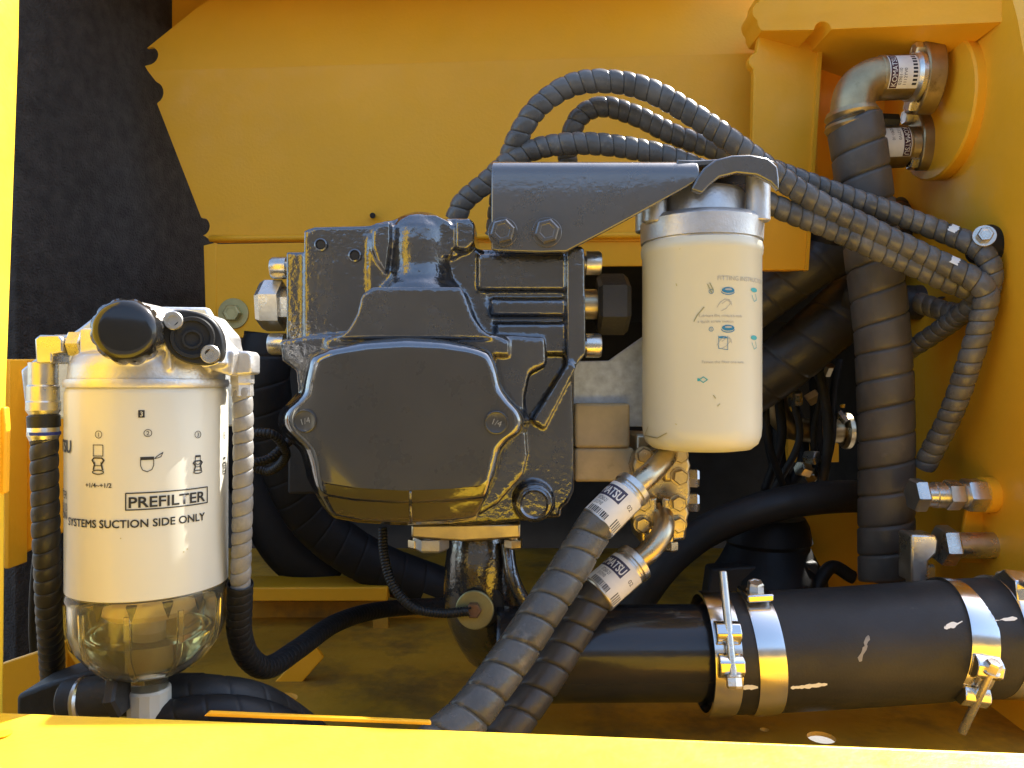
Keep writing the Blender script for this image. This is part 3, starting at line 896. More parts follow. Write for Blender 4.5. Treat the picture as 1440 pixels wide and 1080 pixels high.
# pictogram 1: canister over two hands over a bowl
u, v = q(138, 646); w = .00042
D.stroke([(u - .003, v + .0085), (u + .0032, v + .0085), (u + .0032, v + .002), (u - .003, v + .002)], w, ik, 1, True)
def hands(u, v, k=1.0):
    D.stroke([(u - .0038 * k, v), (u - .0025 * k, v + .0013 * k), (u + .0025 * k, v + .0013 * k), (u + .0038 * k, v)], w * 2, ik, 1)
    for s in (-1, 1):
        D.stroke([(u + s * .0038 * k, v), (u + s * .0022 * k, v - .0025 * k), (u + s * .003 * k, v - .0055 * k)], w * 2.2, ik, 1)
    D.ring(u, v - .007 * k, .0036 * k, w * 1.4, ik, 1, ry=.0012 * k)
    D.stroke([(u - .002 * k, v - .001 * k), (u - .002 * k, v - .0032 * k), (u + .002 * k, v - .0032 * k), (u + .002 * k, v - .001 * k)], w, ik, 1)
hands(u, v - .0005)
D.build('pictogram', pcan)
# pictogram 2: open canister being filled
u, v = q(207, 650)
D.stroke([(u - .0035, v + .003), (u - .0035, v - .002), (u - .0025, v - .0045), (u, v - .0056), (u + .0025, v - .0045), (u + .0035, v - .002), (u + .0035, v + .003)], w, ik, 1, True)
D.rect(u - .0035, v + .0014, u + .0035, v + .003, ik, 1)
D.stroke([(u + .004, v + .002), (u + .0055, v + .0035), (u + .0085, v + .0055), (u + .0075, v + .003), (u + .006, v + .0024)], w, ik, 1, True)
D.build('pictogram', pcan)
# pictograms 3 and 4
for (px, py, k) in ((278, 650, .95), (315, 652, .9)):
    u, v = q(px, py)
    D.stroke([(u - .0018, v + .004), (u - .0018, v - .0005), (u, v - .0016), (u + .0018, v - .0005), (u + .0018, v + .004)], w, ik, 1, True)
    D.rect(u - .0018, v + .0032, u + .0018, v + .0044, ik, 1); hands(u, v - .0002, k * .85)
    D.build('pictogram', pcan)
for (px, py) in ((170, 757), (263, 772), (258, 776)):
    D.disc(*q(px, py), .0004, M['washer'], 1)
D.build('wear_mark', pcan)
# clear bowl (double skin) with ribs and fuel
zbb = zb_ - .058
outer = [(pr_ - .0005, zb_ + .001), (pr_ + .0006, zb_ - .003), (pr_ - .0004, zb_ - .006), (pr_ - .0012, zb_ - .025), (pr_ - .004, zb_ - .036), (pr_ - .012, zb_ - .047), (.026, zb_ - .0545), (.013, zbb), (0, zbb)]
inner = [(max(0, r - .0028), h + .0024) for r, h in outer[1:-1]] + [(0, zbb + .0026)]
b = MB(); b.lathe(outer + list(reversed(inner)) + [(pr_ - .0035, zb_ + .001), (pr_ - .0005, zb_ + .001)], pa, Z, 96)
bowl = b.build('clear_bowl', M['bowl'], pre, ang=40)
for k in range(10):
    a = 2 * math.pi * k / 10 + .5
    dr = Vector((math.cos(a), math.sin(a), 0)); tg = Vector((-dr.y, dr.x, 0)) * .0016
    rb = [(pr_ - .0018, zb_ - .008), (pr_ - .0024, zb_ - .025), (pr_ - .0052, zb_ - .036), (pr_ - .0130, zb_ - .046), (.028, zb_ - .053)]
    pts = [pa + dr * (r + .0022) + Z * h for r, h in rb] + [pa + dr * (r - .0002) + Z * h for r, h in reversed(rb)]
    m = MB(); m.prism([p - tg for p in pts], tg * 2); m.build('rib', M['bowl'], bowl, ang=30)
zf = zb_ - .030
b = MB(); b.lathe([(0, zf), (pr_ - .0085, zf), (pr_ - .0095, zf - .006), (pr_ - .0165, zf - .015), (.022, zf - .0215), (0, zf - .0235)], pa, Z, 64)
b.build('fuel', M['fuel'], bowl, ang=50)
b = MB(); b.lathe([(0, zb_ - .002), (.030, zb_ - .002), (.030, zb_ - .014), (.026, zb_ - .018), (0, zb_ - .018)], pa, Z, 40)
b.build('float_housing', M['beige'], bowl, ang=40)
b = MB(); b.lathe([(0, zb_ - .016), (.010, zb_ - .016), (.010, zb_ - .05), (0, zb_ - .05)], pa, Z, 24)
b.build('drain_tube', M['beige'], bowl, ang=40)
for k in range(14):
    a = 2 * math.pi * k / 14
    dr = Vector((math.cos(a), math.sin(a), 0)); tg = Vector((-dr.y, dr.x, 0)) * .003
    p0 = pa + dr * (pr_ - .004) + Z * (zb_ - .003)
    m = MB(); m.prism([p0 - tg, p0 + tg, p0 - Z * .009], -dr * .0015); m.build('grip_tooth', M['plast'], bowl, smooth=False)
# drain valve under the bowl
b = MB(); b.lathe([(0, zbb - .010), (.011, zbb - .010), (.0115, zbb - .008), (.0115, zbb + .0004), (0, zbb + .0004)], pa, Z, 32); b.build('drain_neck', M['bowl'], pre, ang=40)
b = MB(); b.lathe([(0, zbb - .038), (.0125, zbb - .038), (.0135, zbb - .036), (.0135, zbb - .011), (.0125, zbb - .0095), (0, zbb - .0095)], pa, Z, 14); b.build('drain_valve', M['white'], pre, ang=25)
# head casting (remeshed so the lumps flow together)
h = MB()
zh0 = zt_ + .002
h.lathe([(0, zh0), (.047, zh0), (.046, zh0 + .010), (.043, zh0 + .016), (.036, zh0 + .018), (0, zh0 + .018)], pa, Z, 64)
h.px([(150, 436), (165, 430), (258, 434), (276, 440), (300, 468), (306, 500), (300, 522), (112, 522), (112, 464), (134, 460)], .486, .535)
h.px([(112, 461), (150, 461), (150, 520), (112, 520)], .470, .52)
h.lathe([(0, 0), (.0185, 0), (.0185, .032), (0, .032)], W(180, 466, .452), Y, 40)
h.px([(228, 440), (252, 436), (304, 492), (308, 512), (286, 518), (236, 480)], .466, .51)
h.box(232, 470, 240, 520, .462, .49)
h.px([(296, 488), (330, 494), (326, 530), (296, 520)], .480, .515)
head = h.build('head_casting', M['alu'], pre, remesh=.0012, smit=3)
# mounting plate behind
b = MB(); b.px([(112, 460), (150, 430), (290, 432), (318, 480), (330, 540), (330, 600), (60, 588), (34, 574), (28, 520), (46, 506)], .545, .553)
b.build('mounting_plate', M['galv'], pre, bevel=.002)
# primer knob
kc = W(179, 466, .438); n = 72
kA = Vector((.34, -1, .06)).normalized(); kU = kA.cross(Z).normalized() * -1; kV = kU.cross(kA).normalized() * -1
def kn(r, dep, lob):
    out = []
    for i in range(n):
        t = 2 * math.pi * i / n
        rr = r + lob * (abs(math.sin(t * 6)) ** .6)
        out.append(kc + kU * (math.cos(t) * rr) + kV * (math.sin(t) * rr) - kA * dep)
    return out
b = MB(); b.loft([kn(.0120, -.0100, 0), kn(.0152, -.0088, 0), kn(.0172, -.006, 0), kn(.0172, -.0052, .0003), kn(.0172, -.004, .0014), kn(.0176, .008, .0016), kn(.0168, .012, .001)])
b.build('primer_knob', M['knob'], head, ang=35)
b = MB(); b.lathe([(0, .010), (.0165, .010), (.0165, .0135), (.0172, .015), (.0172, .020), (0, .020)], kc, -kA, 48); b.build('knob_collar', M['alu'], head, ang=30)
# water sensor cap: oval flange with dark socket and two screws
A1, A2 = W(248, 452, .462), W(294, 498, .462); cm = (A1 + A2) / 2
ux = (A2 - A1).normalized(); L_ = (A2 - A1).length / 2
uy = Vector((-ux.z, 0, ux.x))
ov = []
for i in range(48):
    t = 2 * math.pi * i / 48
    r_ = .0068
    x = math.cos(t); y = math.sin(t)
    pv = (cm + ux * (L_ * x + r_ * x * .9) * 1.0 + uy * (.0152 * y * (1 - .28 * abs(x) ** 2)))
    ov.append(pv + Y * ((pv.x - cm.x) * .3))
b = MB(); b.prism(ov, Vector((0, .006, 0))); fl = b.build('sensor_flange', M['plast'], head, bevel=.001)
b = MB(); b.lathe([(.0100, .004), (.0102, -.003), (.0122, -.003), (.0132, .0005), (.0132, .004)], cm, Vector((-.3, 1, 0)), 40); b.build('socket', M['plast'], fl, ang=35)
b = MB(); b.lathe([(0, .0005), (.0102, .0005)], cm - Y * .0014, Vector((-.3, 1, 0)), 32); b.build('socket_floor', M['dark'], fl)
b = MB(); b.lathe([(.0045, -.0028), (.0058, -.0028), (.0058, .001), (.0045, .001)], cm - Z * .001, Vector((-.3, 1, 0)), 24); b.build('socket_pin', M['plast'], fl, ang=35)
for A in (A1, A2): capscrew(head, A - Y * .0005 + Y * ((A.x - cm.x) * .3), Vector((.3, -1, 0)), .0056, .0045, m=M['zinc'], name='screw')
# left elbow fitting
E = M['zinc']
el = thing('elbow_hose', 'black spiral-guarded hose with plated elbow fitting, left of the prefilter canister', 'hose', W(68, 900, .49))
b = MB(); b.cyl(W(100, 484, .485), W(120, 484, .485), .0085, 6, .1); b.cyl(W(78, 484, .485), W(102, 484, .485), .0062, 24); b.build('union_nut', E, el, ang=25)
b = MB(); b.px([(48, 476), (55, 471), (82, 471), (88, 477), (88, 496), (73, 498), (73, 511), (50, 511)], .476, .496); b.build('elbow_body', E, el, bevel=.0012, seg=2)
b = MB(); b.lathe([(0, 0), (.0085, 0), (.0085, .014), (.0092, .015), (.0092, .024), (.0098, .025), (.0098, .030), (.008, .033), (.0075, .038), (.009, .041), (.0092, .046), (.0075, .050), (0, .05)], W(61, 510, .486), -Z, 24); b.build('swivel_nut', E, el, ang=25)
b = MB(); b.cyl(W(61, 583, .486), W(62, 602, .486), .0094, 24, .1); b.build('crimp_sleeve', M['plast'], el, ang=35)
b = MB(); b.lathe([(.0078, 0), (.0094, 0), (.0094, .002), (.0078, .002)], W(62, 607, .486), -Z, 20); b.build('tape', M['tie'], el, ang=35)
b = MB(); b.spiral([W(62, 600, .486), W(63, 680, .486), W(66, 780, .49), W(70, 870, .51), W(75, 960, .56)], .0082, .0098, .16, 'bead', wob=.015)
b.build('guarded_hose', M['wrap_d'], el, ang=50)
# right fitting and pale dusty hose
er = thing('elbow_hose', 'pale dusty spiral-guarded hose right of the prefilter, bending away at the bottom', 'hose', W(350, 950, .52))
b = MB(); b.px([(312, 500), (324, 492), (350, 494), (354, 500), (354, 526), (328, 528), (326, 516), (312, 514)], .488, .505); b.build('elbow_body', M['alu'], er, bevel=.0015)
b = MB(); b.lathe([(0, 0), (.0075, 0), (.0075, .006), (.0068, .007), (.0072, .014), (.0062, .015), (0, .015)], W(341, 526, .498), -Z, 6); b.build('swivel_nut', M['alu'], er, ang=25)
ph = [W(341, 545, .498), W(342, 640, .498), W(340, 760, .50), W(337, 850, .51)]
b = MB(); b.spiral(ph, .0066, .0092, .18, 'bead', wob=.02); b.build('guarded_hose', M['wrap_l'], er, ang=50)
ph2 = [W(338, 820, .506), W(337, 850, .511), W(337, 890, .52), W(350, 925, .54), W(378, 938, .57), W(420, 912, .62), W(475, 875, .70), W(540, 857, .78), W(640, 850, .85)]
b = MB(); b.spiral(ph2, .0084, .006, .06, 'bead', seg=20); b.build('dark_hose', M['rubber_d'], er, ang=180)

# fittings and hoses under the prefilter
un = thing('drain_fitting', 'dark metal banjo block and clamp below the prefilter bowl, lying on the sill edge', 'fitting', W(110, 1000, .5))
b = MB(); b.px([(22, 978), (70, 960), (130, 942), (178, 942), (182, 1010), (22, 1010)], .50, .54); b.build('block', M['dark2'], un, bevel=.003, seg=3)
b = MB(); b.cyl(W(90, 985, .485), W(165, 975, .485), .0125, 24); b.build('union', M['dark2'], un, ang=30)
b = MB(); b.cyl(W(112, 985, .485), W(122, 984, .485), .0145, 24); b.build('clamp_ring', M['zinc'], un, ang=30)
b = MB(); b.cyl(W(158, 976, .485), W(176, 974, .485), .0145, 6); b.build('hex_nut', M['dark2'], un, ang=30)
h1 = MB(); h1.spiral([W(236, 975, .52), W(300, 976, .52), W(370, 990, .54), W(440, 1035, .60), W(480, 1075, .64)], .0125, .021, .05, 'groove')
o = h1.build('bulk_hose', M['rubber'], None, ang=50); tag(o, 'thick black wrapped hose leaving the prefilter drain, upper of the pair', 'hose')
b = MB(); b.cyl(W(236, 975, .52), W(285, 975, .52), .0132, 28); b.build('end_sleeve', M['rubber'], o, ang=40)
h1 = MB(); h1.spiral([W(220, 1010, .50), W(290, 1000, .50), W(360, 1005, .51), W(420, 1030, .54), W(470, 1080, .58)], .0105, .018, .05, 'groove')
tag(h1.build('bulk_hose', M['rubber_d'], None, ang=50), 'thick black wrapped hose just above the sill, lower of the pair', 'hose')
# ---------------------------------------------------------------- spiral guarded hoses over the pump
hr = .0112
H1 = [(697, 330, .80), (706, 262, .78), (722, 208, .755), (752, 156, .745), (798, 122, .74), (850, 114, .735), (910, 126, .735), (975, 162, .735), (1040, 207, .735), (1100, 252, .735), (1160, 290, .735), (1240, 330, .732), (1320, 369, .725), (1366, 391, .715), (1386, 412, .712), (1382, 445, .718), (1366, 500, .73), (1338, 580, .755), (1300, 655, .79)]
H2 = [(796, 330, .80), (797, 262, .785), (800, 205, .775), (814, 166, .768), (846, 150, .765), (892, 162, .765), (945, 188, .765), (1010, 212, .765), (1080, 236, .765), (1150, 262, .762), (1230, 290, .755), (1310, 320, .745), (1368, 345, .725), (1392, 372, .715), (1390, 408, .722), (1365, 432, .745), (1325, 462, .79), (1270, 498, .83)]
H3 = [(640, 310, .775), (652, 284, .77), (682, 258, .762), (722, 224, .755), (768, 206, .75), (830, 202, .745), (900, 211, .745), (960, 228, .745), (1030, 262, .745), (1100, 294, .745), (1170, 322, .742), (1250, 358, .738), (1330, 394, .732), (1370, 412, .73), (1376, 436, .745), (1340, 440, .78), (1290, 425, .82)]
def guard(name, path, r, pitch, amp, m, label, cut=None, mode='bead', dark_from=None, group=None, wob=.018):
    o = MB().spiral([W(*p) for p in path], r, pitch, amp, mode, wob=wob).build(name, m, None, ang=50)
    return tag(o, label, 'hose', group)
HO = []
HO.append(guard('hydraulic_hose', H1, hr, .0128, .19, M['wrap'], 'grey spiral-guarded hose making the highest, widest arch over the bracket'))
HO.append(guard('hydraulic_hose', H2, hr * .93, .0118, .19, M['wrap'], 'grey spiral-guarded hose arching just inside the highest one'))
guard('hydraulic_hose', H3, hr * .98, .0122, .19, M['wrap'], 'grey spiral-guarded hose lying lowest, flat over the bracket top')
# white paint marks on two of the guards, and a tie round the bundle
def hose_mark(o, path, px, r, w, a0, a1):
    P = Path([W(*p) for p in path], 400)
    i = min(range(len(P.p)), key=lambda k: abs(720 + P.p[k].x / P.p[k].y * F - px))
    p, t_ = P.p[i], P.T[i]; n = (-Y - t_ * (-Y).dot(t_)).normalized(); u = n.cross(t_); u = u if u.z > 0 else -u
    b = MB(); vs = []; N = 8
    for j in range(N + 1):
        a = math.radians(a0 + (a1 - a0) * j / N); e = (n * math.cos(a) + u * math.sin(a)) * (r + .0004)
        vs += [p + e - t_ * w * random.uniform(.35, .6), p + e + t_ * w * random.uniform(.35, .6)]
    b.add(vs, [(2 * j, 2 * j + 1, 2 * j + 3, 2 * j + 2) for j in range(N)]); b.build('paint_mark', M['mark'], o, recalc=False)
hose_mark(HO[1], H2, 1338, hr * .93, .008, -10, 40); hose_mark(HO[0], H1, 1336, hr, .008, 0, 45)
# wall clip for the three hoses
cl = thing('hose_clip', 'yellow wall tab with black cushioned clip holding the three guarded hoses', 'clip', W(1400, 345, .72))
b = MB(); b.px([(1392, 318), (1436, 316), (1440, 342), (1396, 347)], .735, .76); b.prism([W(1436, 316, .735), W(1450, 316, .735), W(1450, 342, .735), W(1440, 342, .735)], Vector((0, .025, 0))); b.build('wall_tab', M['yellow'], cl, bevel=.0015)
b = MB(); b.lathe([(.013, -.008), (.0185, -.008), (.0195, -.006), (.0195, .006), (.0185, .008), (.013, .008), (.013, -.008)], W(1388, 346, .735), Vector((.92, .1, -.35)), 32); b.build('cushion_clip', M['rubber_d'], cl, ang=35)
hexbolt(cl, W(1384, 332, .712), Vector((-.35, -.9, .1)), .007, .006, wr=.010)
# ---------------------------------------------------------------- big suction hoses on the right
bh = [(1200, 168, .80), (1207, 205, .80), (1217, 280, .802), (1230, 380, .805), (1241, 480, .805), (1246, 600, .805), (1246, 720, .805), (1247, 850, .805)]
big = thing('suction_hose', 'thick black ribbed hose dropping from a bent pipe elbow along the right wall', 'hose', W(1246, 850, .8))
b = MB(); b.spiral([W(*p) for p in bh], .0278, .030, .08, 'groove', seg=36, wob=.012); b.build('ribbed_hose', M['wrap_b'], big, ang=50)
b = MB(); b.tube([W(1203, 205, .80), W(1198, 165, .80), W(1204, 130, .80), W(1228, 112, .80), (W(1262, 109, .80)), W(1300, 108, .80)], .0215, 28, 50); b.build('bent_pipe', M['pipe'], big, ang=180)
b = MB()
for dz in (0, .014): b.lathe([(.020, -.005), (.0245, -.005), (.027, 0), (.0245, .005), (.020, .005)], W(1198, 163 + dz * 1100, .80), Vector((.1, 0, -1)), 32)
b.build('ferrule', M['pipe'], big, ang=40)
def flange(parent, c, hh, ww, rr, bolts, tilt):
    """split flange plate in the y-z plane, facing the left"""
    pts = []
    for i in range(40):
        t = 2 * math.pi * i / 40
        y = math.cos(t); z = math.sin(t)
        pts.append(c + Vector((0, ww * y * (1 - .25 * abs(z)), 0)) + Z * (hh * (abs(z) ** .8) * (1 if z > 0 else -1)))
    q_ = Matrix.Rotation(tilt, 3, 'X')
    pts = [c + q_ @ (p - c) for p in pts]
    b = MB(); b.prism(pts, Vector((.020, 0, 0))); f_ = b.build('flange_plate', M['pipe'], parent, bevel=.002)
    for s in (1, -1):
        hexbolt(parent, c + q_ @ Vector((0, 0, s * hh * .74)), -X, .0085, .008, m=M['zinc'])
fcn = W(1290, 110, .80)
flange(big, fcn, .036, .024, .01, 2, .25)
b = MB(); b.cyl(W(1278, 109, .80), W(1292, 109, .80), .026, 32); b.build('pipe_collar', M['zinc'], big, ang=30)
b = MB(); pc1, qc1 = W(1232, 110, .80), W(1280, 109, .80); b.cyl(pc1, qc1, .0222, 32, .05); co = b.build('collar', M['pipe'], big, ang=30)
D = Decal(pc1, (qc1 - pc1), Vector((-.35, -1, 0)), .0222, .0003); L = (qc1 - pc1).length
D.rect(-.019, .004, .019, .034, M['label'], 0, seg=20); D.rect(-.0185, .005, .0185, .0125, M['maroon'], 1, seg=20)
# the word runs up the collar
def vert_text(D, s, v, size, length, m, lay=1, flip=1, start=-.0165):
    vs, fs = text2d(s); x0 = min(a for a, _ in vs); x1 = max(a for a, _ in vs); k = length / (x1 - x0)
    D.mb.add([D.map(-flip * ((a - x0) * k + start), v - flip * b_ * size, lay) for a, b_ in vs], fs, D.mi(m))
vert_text(D, 'KOMATSU', .0115, .0075, .032, M['label'], 2, flip=1)
for i in range(9):
    D.rect(-.017 + i * .0038, .0275, -.017 + i * .0038 + .0022, .032, M['ink'], 1, seg=1)
for v_, s_ in ((.0165, '02901-10'), (.0215, '1112YV0')): vert_text(D, s_, v_, .0045, .016, M['ink'], 1, flip=1, start=-.015)
D.build('sticker', co)
# second fitting below
low = thing('lower_suction_hose', 'second flanged pipe fitting with sticker, half hidden behind the thick hose', 'hose', W(1300, 240, .83))
b = MB(); b.tube([W(1205, 240, .86), W(1215, 216, .85), W(1240, 207, .845), W(1296, 206, .84)], .021, 28, 40); b.build('bent_pipe', M['pipe'], low, ang=180)
pc2, qc2 = W(1228, 208, .84), W(1272, 206, .84); b = MB(); b.cyl(pc2, qc2, .0225, 32, .05); co = b.build('collar', M['pipe'], low, ang=30)
D = Decal(pc2, (qc2 - pc2), Vector((-.35, -1, 0)), .0225, .0003)
D.rect(-.017, .002, .017, .031, M['label'], 0, seg=20); D.rect(-.0165, .0225, .0165, .0302, M['maroon'], 1, seg=20)
vert_text(D, 'KOMATSU', .0238, .0075, .031, M['label'], 2, flip=-1, start=-.016)
for v_, s_ in ((.010, '02901-10'), (.017, '1112YV0')): vert_text(D, s_, v_, .0045, .016, M['ink'], 1, flip=-1)
D.build('sticker', co)
flange(low, W(1284, 196, .84), .036, .022, .01, 2, -.2)
b = MB(); b.tube([W(1205, 240, .86), W(1196, 300, .87), W(1150, 345, .90)], .024, 24, 40); b.build('hose_tail', M['rubber_d'], low, ang=180)
b = MB(); b.cyl(W(1228, 170, .835), W(1262, 172, .835), .0085, 6); b.cyl(W(1240, 185, .835), W(1275, 187, .835), .006, 16); b.build('clamp_bolts', M['dark2'], low, ang=30)
# dark hoses in the depth
def dark_hose(path, r, pitch, amp, label, m='wrap_d', mode='groove', nm='return_hose'):
    if pitch > .3: return tag(MB().tube([W(*p) for p in path], r, 28, 60).build(nm, M[m], None, ang=180), label, 'hose')
    return tag(MB().spiral([W(*p) for p in path], r, pitch, amp, mode, seg=28).build(nm, M[m], None, ang=50), label, 'hose')
dark_hose([(1040, 440, .93), (1090, 405, .92), (1150, 365, .90), (1230, 330, .92), (1300, 300, .96)], .031, .034, .03, 'thick black hose slanting up behind the tall cream filter, upper of two')
dark_hose([(1030, 560, 1.0), (1090, 520, .98), (1150, 470, .96), (1215, 410, .95), (1260, 360, .96)], .036, .04, .03, 'thick black hose slanting up behind the tall cream filter, lower of two')
dark_hose([(1190, 415, .93), (1260, 425, .90), (1330, 425, .87), (1340, 440, .83)], .020, .02, .03, 'short black hose running level behind the ribbed hose to the right wall')
dark_hose([(850, 960, .95), (885, 870, .94), (930, 800, .92), (985, 752, .92), (1050, 722, .91), (1120, 704, .91), (1190, 698, .92), (1230, 700, .96)], .0195, .5, 0, 'smooth black hose curving level across the gap below the tall cream filter', 'rubber')
dark_hose([(1130, 870, .92), (1165, 800, .93), (1200, 812, .93)], .008, .5, 0, 'thin black hose behind the foot of the ribbed hose', 'rubber_d')
dark_hose([(380, 470, .92), (372, 540, .92), (395, 640, .95), (440, 730, .98), (520, 790, 1.0), (620, 830, 1.02)], .030, .03, .03, 'thick black hose in the dark gap between the pump and the pale hose', 'rubber_d')
dark_hose([(350, 500, 1.05), (350, 640, 1.05), (400, 760, 1.05), (470, 815, 1.06)], .036, .5, 0, 'smooth black hose deep in the bay behind the conduit loop', 'rubber_d')
b = MB(); b.box(404, 600, 470, 695, .80, .88); tag(b.build('relay_box', M['dark2'], bevel=.003), 'dark box low behind the left edge of the pump', 'box')
# engine pipe with bright bits in the far gap
ep = thing('engine_pipe', 'dim U-shaped metal pipe among engine parts right of the tall filter', 'pipe', W(1110, 640, 1.1))
b = MB(); b.tube([W(1090, 530, 1.1), W(1092, 575, 1.1), W(1112, 600, 1.1), (W(1150, 606, 1.1)), W(1188, 606, 1.1)], .017, 20, 40); b.build('pipe', M['pipe'], ep, ang=180)
b = MB(); b.cyl(W(1090, 524, 1.1), W(1090, 548, 1.1), .022, 28); b.build('ferrule', M['olive'], ep, ang=30)
b = MB(); b.cyl(W(1184, 606, 1.1), W(1196, 606, 1.1), .026, 24); b.build('end_flange', M['olive'], ep, ang=30)
for (x, y, w, h) in ((1098, 552, 8, 9), (1106, 574, 9, 10), (1152, 572, 12, 14), (1150, 540, 6, 5), (1118, 540, 8, 5), (1184, 570, 5, 4)):
    b = MB(); b.px([(x, y), (x + w, y - 2), (x + w * .8, y + h), (x + 1, y + h * .8)], 1.2, 1.21); b.build('bright_fitting', M['yellow'], ep, bevel=.001)
b = MB(); b.box(1108, 618, 1180, 650, 1.25, 1.27); b.build('engine_plate', M['yellow'], ep, bevel=.001)
for pts in ([(1094, 600, 1.12), (1098, 650, 1.12), (1110, 680, 1.12), (1128, 650, 1.12), (1130, 610, 1.12)], [(1146, 530, 1.08), (1148, 600, 1.08), (1152, 690, 1.08)], [(1088, 545, 1.15), (1082, 620, 1.15), (1100, 690, 1.15)]):
    b = MB(); b.tube([W(*p) for p in pts], .008, 14, 30); b.build('engine_cable', M['rubber_d'], ep, ang=180)
# engine mount
mt = thing('engine_mount', 'black round rubber engine mount behind the big intake hose', 'engine mount', W(1085, 860, .95))
b = MB(); b.lathe([(0, .13), (.045, .13), (.050, .12), (.054, .10), (.050, .095), (.060, .075), (.070, .06), (.072, .045), (.066, .04), (.085, .025), (.088, 0), (0, 0)], W(1080, 870, .98), Z, 48); b.build('rubber_body', M['rubber_d'], mt, ang=40)
b = MB(); b.px([(1000, 800), (1150, 790), (1160, 830), (1190, 850), (1180, 870), (990, 870)], .93, .96); b.build('base_plate', M['dark2'], mt, bevel=.003)
# wall adapters on the right
ad = thing('wall_adapter', 'plated hose adapter with three hexes screwed into the right wall', 'fitting', W(1395, 695, .80))
ys = .735
b = MB(); pA = W(1282, 696, ys)
b.lathe([(0, 0), (.015, 0), (.0165, .002), (.0165, .010), (.015, .012), (.011, .0125)], pA, X, 6, .1); b.build('hex_nut', M['zinc'], ad, ang=25)
b = MB(); b.lathe([(0, .011), (.0115, .011), (.0115, .020), (.0125, .021), (.0125, .030), (.0105, .031), (.0105, .046), (.012, .047), (.012, .05)], pA, X, 28); b.build('sleeve', M['zinc'], ad, ang=25)
b = MB(); b.lathe([(0, .032), (.014, .032), (.0145, .034), (.0145, .043), (.014, .045), (0, .045)], pA, X, 6, .3); b.build('hex_nut', M['zinc'], ad, ang=25)
b = MB(); b.lathe([(0, .050), (.0155, .050), (.0165, .052), (.0165, .066), (.0155, .068), (0, .068)], pA, X, 6, .1); b.build('hex_nut', M['zinc'], ad, ang=25)
b = MB(); b.lathe([(0, .067), (.017, .067), (.017, .095), (.03, .1), (0, .1)], pA, X, 32); b.build('wall_boss', M['yellow'], ad, ang=35)
b = MB(); b.px([(1366, 676), (1402, 672), (1406, 712), (1392, 792), (1346, 792), (1360, 716)], .753, .758); b.build('boss_gusset', M['yellow'], ad, bevel=.001)
ad2 = thing('wall_elbow', 'plated elbow with big hex nut on the right wall below the adapter', 'fitting', W(1340, 770, .80))
b = MB(); b.px([(1282, 752), (1316, 752), (1320, 760), (1318, 778), (1306, 790), (1306, 820), (1282, 820)], .722, .748); b.build('elbow_body', M['zinc'], ad2, bevel=.002)
b = MB(); b.lathe([(0, 0), (.0185, 0), (.0195, .002), (.0195, .012), (.018, .014), (0, .014)], W(1320, 767, .735), X, 6, .2); b.cyl(W(1330, 767, .735), W(1330, 767, .735) + X * .06, .0125, 24); b.build('hex_nut', M['zinc'], ad2, ang=25)
b = MB(); b.cyl(W(1294, 792, .735), W(1294, 830, .735), .0125, 6); b.build('lower_nut', M['zinc'], ad2, ang=25)
# ---------------------------------------------------------------- intake tube, rubber hose, clamps
pip = MB(); pip.tube([W(700, 920, .66), W(850, 918, .66), W(1030, 917, .66)], .040, 56, 30)
o = tag(pip.build('intake_pipe', M['black'], None, ang=180), 'glossy black steel pipe entering the rubber intake hose', 'pipe')
b = MB(); b.lathe([(.039, -.004), (.0425, -.004), (.0435, 0), (.0425, .004), (.039, .004)], W(1000, 917, .66), X, 56); b.build('end_bead', M['black'], o, ang=180)
ipath = [W(1003, 917, .66), W(1040, 917, .66), W(1100, 914, .66), (W(1200, 908, .66)), W(1330, 899, .66), W(1450, 893, .66), W(1560, 889, .66)]
IP = Path(ipath, 300)
ih = MB(); ih.tube(ipath, .0495, 72, 60)
rub = tag(ih.build('intake_hose', M['rubber'], None, ang=180), 'big black rubber intake hose with steel band clamps and white paint marks', 'hose')
def on_hose(px, a, off=0.0):
    """point on the intake hose: px column along its axis, angle a (0 = towards camera, 90 = up)"""
    best = min(range(len(IP.p)), key=lambda i: abs(720 + IP.p[i].x / (IP.p[i].y - .046) * F - px))
    p = IP.p[best]; t = IP.T[best]
    n = -Y; n = (n - t * n.dot(t)).normalized(); u = n.cross(t); u = u if u.z > 0 else -u
    a = math.radians(a)
    return p + (n * math.cos(a) + u * math.sin(a)) * (.0495 + off), t
def stroke_on(pts, w, name='paint_mark', m=M['mark']):
    b = MB()
    Q = []
    for (p0, a0), (p1, a1) in zip(pts, pts[1:]):
        for j in range(5): Q.append((p0 + (p1 - p0) * j / 5, a0 + (a1 - a0) * j / 5))
    Q.append(pts[-1]); n_ = len(Q); L_, R_ = [], []
    for j, (px, a) in enumerate(Q):
        c, t = on_hose(px, a, .0003); c2, _ = on_hose(px, a + .5, .0003); up = (c2 - c).normalized()
        c3 = on_hose(min(px + 2, 1500), a + (Q[min(j + 1, n_ - 1)][1] - Q[max(j - 1, 0)][1]) * .4, .0003)[0]
        d = (c3 - c).normalized(); n = d.cross(t.cross(up)).normalized()
        k = w * random.uniform(.3, .6) * (.35 if j in (0, n_ - 1) else 1)
        L_.append(c - n * k); R_.append(c + n * k * random.uniform(.7, 1.2))
    b.add(L_ + R_, [(j, j + 1, n_ + j + 1, n_ + j) for j in range(n_ - 1)])
    b.build(name, m, rub, recalc=False)
for pts in ([(1040, -14), (1050, -12.5), (1064, -13)], [(1110, -15), (1122, -15), (1140, -14.2), (1160, -13.6)], [(1334, 30), (1345, 32), (1362, 35)], [(1408, 34), (1440, 35)]):
    stroke_on(pts, .004)
